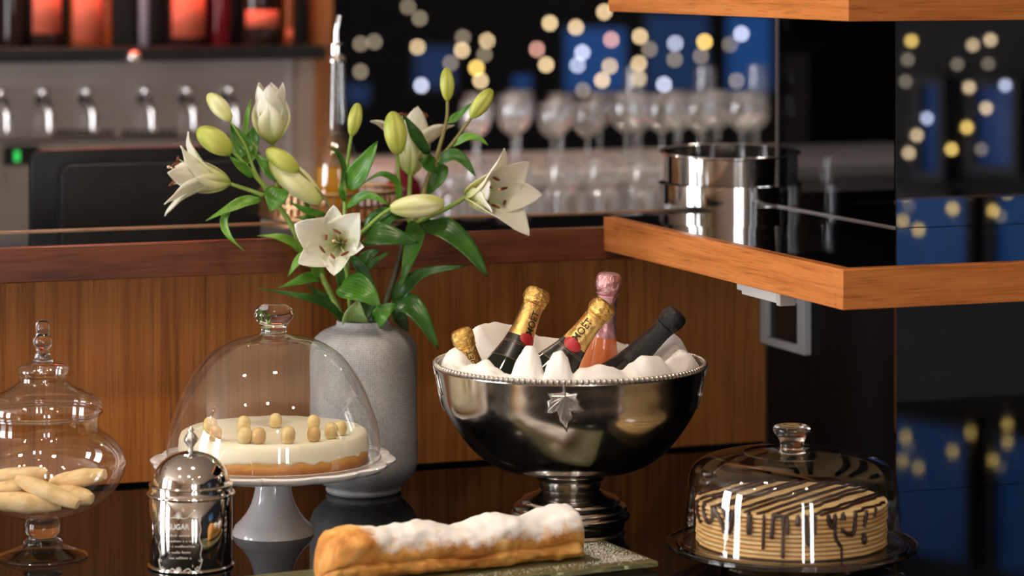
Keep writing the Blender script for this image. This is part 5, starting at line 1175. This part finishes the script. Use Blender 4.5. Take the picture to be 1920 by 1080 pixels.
rows = [(1.82,0.2502,'tumbler','front row',0.074,'tumbler standing in the front row on the pale back counter'), (1.92,0.2502,'tumbler','second row',0.074,'tumbler standing in the second row on the pale back counter'),
        (2.05,0.2502,'wine','rear row',0.082,'stemmed glass in the rear row on the pale back counter'), (2.38,0.362,'wine','front row',0.085,'stemmed wine glass in the front row on the raised back counter'),
        (2.50,0.362,'wine','second row',0.088,'stemmed wine glass in the second row on the raised back counter'), (2.63,0.362,'wine','third row',0.092,'stemmed wine glass in the third row on the raised back counter')]
for v, z, kind, row, stp_, lb in rows:
    cnt = 0
    u_ = upx(815 if z < 0.3 else 880, v)+rnd.uniform(0,0.03); ue = upx(1460 if z < 0.3 else 1455, v)
    while u_ < ue:
        if rnd.random() > 0.10:
            g = lk({'wine':'wine_glass','tumbler':'tumbler','flute':'champagne_flute'}[kind], GM[kind], None, None, UV(u_, v+rnd.uniform(-0.012,0.012), z), (0,0,rnd.uniform(0,3)))
            s = rnd.uniform(0.92,1.05); g.scale = (s,s,s)
            cnt += 1
            tag(g, ORD[cnt-1]+' '+lb, 'glass', row+' of glasses on the '+('pale' if z < 0.3 else 'raised')+' back counter')
        u_ += stp_*rnd.uniform(0.98,1.15)
for px, v, lb in ((1190,2.78,'tall champagne flute at the back left of the raised counter'), (1322,2.78,'tall champagne flute at the back right of the raised counter'), (1420,2.80,'tall champagne flute at the right end of the raised counter')):
    g = lk('champagne_flute', GM['flute'], None, None, UV(upx(px,v), v, 0.362)); g.scale = (1.15,1.15,1.0); tag(g, lb, 'glass', 'champagne flutes at the back')
wr = thing('wine_bottle', 'dark red wine bottle behind the back lily', 'bottle', UV(upx(757,1.9), 1.9, 0.2503), TH)
ob('glass', MB().lathe([(0,0),(0.036,0),(0.038,0.004),(0.038,0.11),(0.033,0.13),(0.014,0.15),(0.013,0.19),(0.015,0.192),(0.015,0.20),(0,0.20)], 28), 'wine_red', wr, smooth=50)
# ---- string lights: strands of small bulbs
def strands(pts, label, group, rad, jit=None):
    """pts: list of strands, each a list of (position, material)"""
    for si, st_ in enumerate(pts):
        st_ = sorted(st_, key=lambda q: -q[0].z); top = st_[0][0]
        t = thing('string_light', label % ('first','second','third','fourth','fifth','sixth','seventh','eighth','ninth','tenth','eleventh','twelfth','thirteenth','fourteenth')[si], 'string light', top, 0, group)
        path = [top+Vector((0,0,ZC-top.z-0.01))-top] + [p-top for p, _ in st_]
        ob('wire', MB().tube(path, 0.0016, 5), 'frame_dark', t)
        for p, mt in st_:
            ob('bulb', MB().sphere(p-top+Vector((0,0,-rad)), rad, 12, 8, None, (1,1,1.1)), mt, t, smooth=180)
far = [[(676,78,'f'),(676,130,'f')],[(702,74,'f'),(765,8,'f'),(787,30,'f')],[(783,84,'w'),(790,156,'b')],[(868,66,'f'),(866,90,'w'),(845,114,'f')],[(913,72,'w'),(893,123,'y'),(908,98,'f'),(901,147,'w')],
       [(1031,39,'w'),(1007,88,'r'),(1024,117,'w')],[(1080,47,'w'),(1092,94,'b'),(1083,118,'b'),(1093,165,'f')],[(1133,18,'w'),(1146,70,'r'),(1143,120,'w'),(1129,146,'w')],[(1200,64,'w'),(1218,88,'f'),(1198,115,'w'),(1198,143,'w')],
       [(1266,77,'b'),(1265,107,'f'),(1245,154,'b')],[(1321,74,'y'),(1314,101,'f')],[(1369,79,'f'),(1390,59,'b'),(1381,147,'f')]]
MT = {'f':'bulb_faint','w':'bulb_warm','y':'bulb_yellow','b':'bulb_white','r':'bulb_rose'}
FY = 12.2
strands([[(at(x,y,FY+random.uniform(-0.3,0.3)), MT[m]) for x, y, m in s] for s in far], '%s strand from the left of the fairy lights beyond the back bar', 'fairy lights beyond the back bar', 0.010)
# strands in front of the right-hand windows, seen in the dark mirror
nM = Vector((S_,-C_,0)); pM = UV(CU,CV,0)
def mir(px, py, X):
    d = Vector(((px-960)/F, 1, -(py-YH)/F)); o = Vector((0,0,H)); t = (pM-o).dot(nM)/d.dot(nM); q = o+d*t; r = d-2*d.dot(nM)*nM
    p = q+r*((X-q.x)/r.x)
    if py > 780: p.z = -p.z            # seen by way of the counter top
    elif py > 372: p.z = 0.806-p.z     # seen by way of the shelf top
    return p
near = [[(1709,72,'y'),(1702,107,'f'),(1698,148,'f'),(1704,282,'w'),(1704,390,'f'),(1698,824,'y'),(1693,869,'y')],[(1738,217,'b'),(1719,249,'w'),(1722,881,'y')],[(1795,116,'f'),(1784,275,'y'),(1786,851,'y')],
        [(1824,80,'w'),(1817,159,'w'),(1813,234,'y'),(1820,816,'y')],[(1857,70,'w'),(1853,115,'f'),(1849,198,'w'),(1840,275,'f'),(1862,868,'y')],[(1885,155,'b'),(1876,410,'f'),(1889,801,'y'),(1889,833,'y')]]
strands([[(mir(x,y,XR-0.25+random.uniform(-0.1,0.1)), MT[m]) for x, y, m in s] for s in near], '%s strand of the fairy lights by the right-hand windows', 'fairy lights by the right-hand windows', 0.0085)
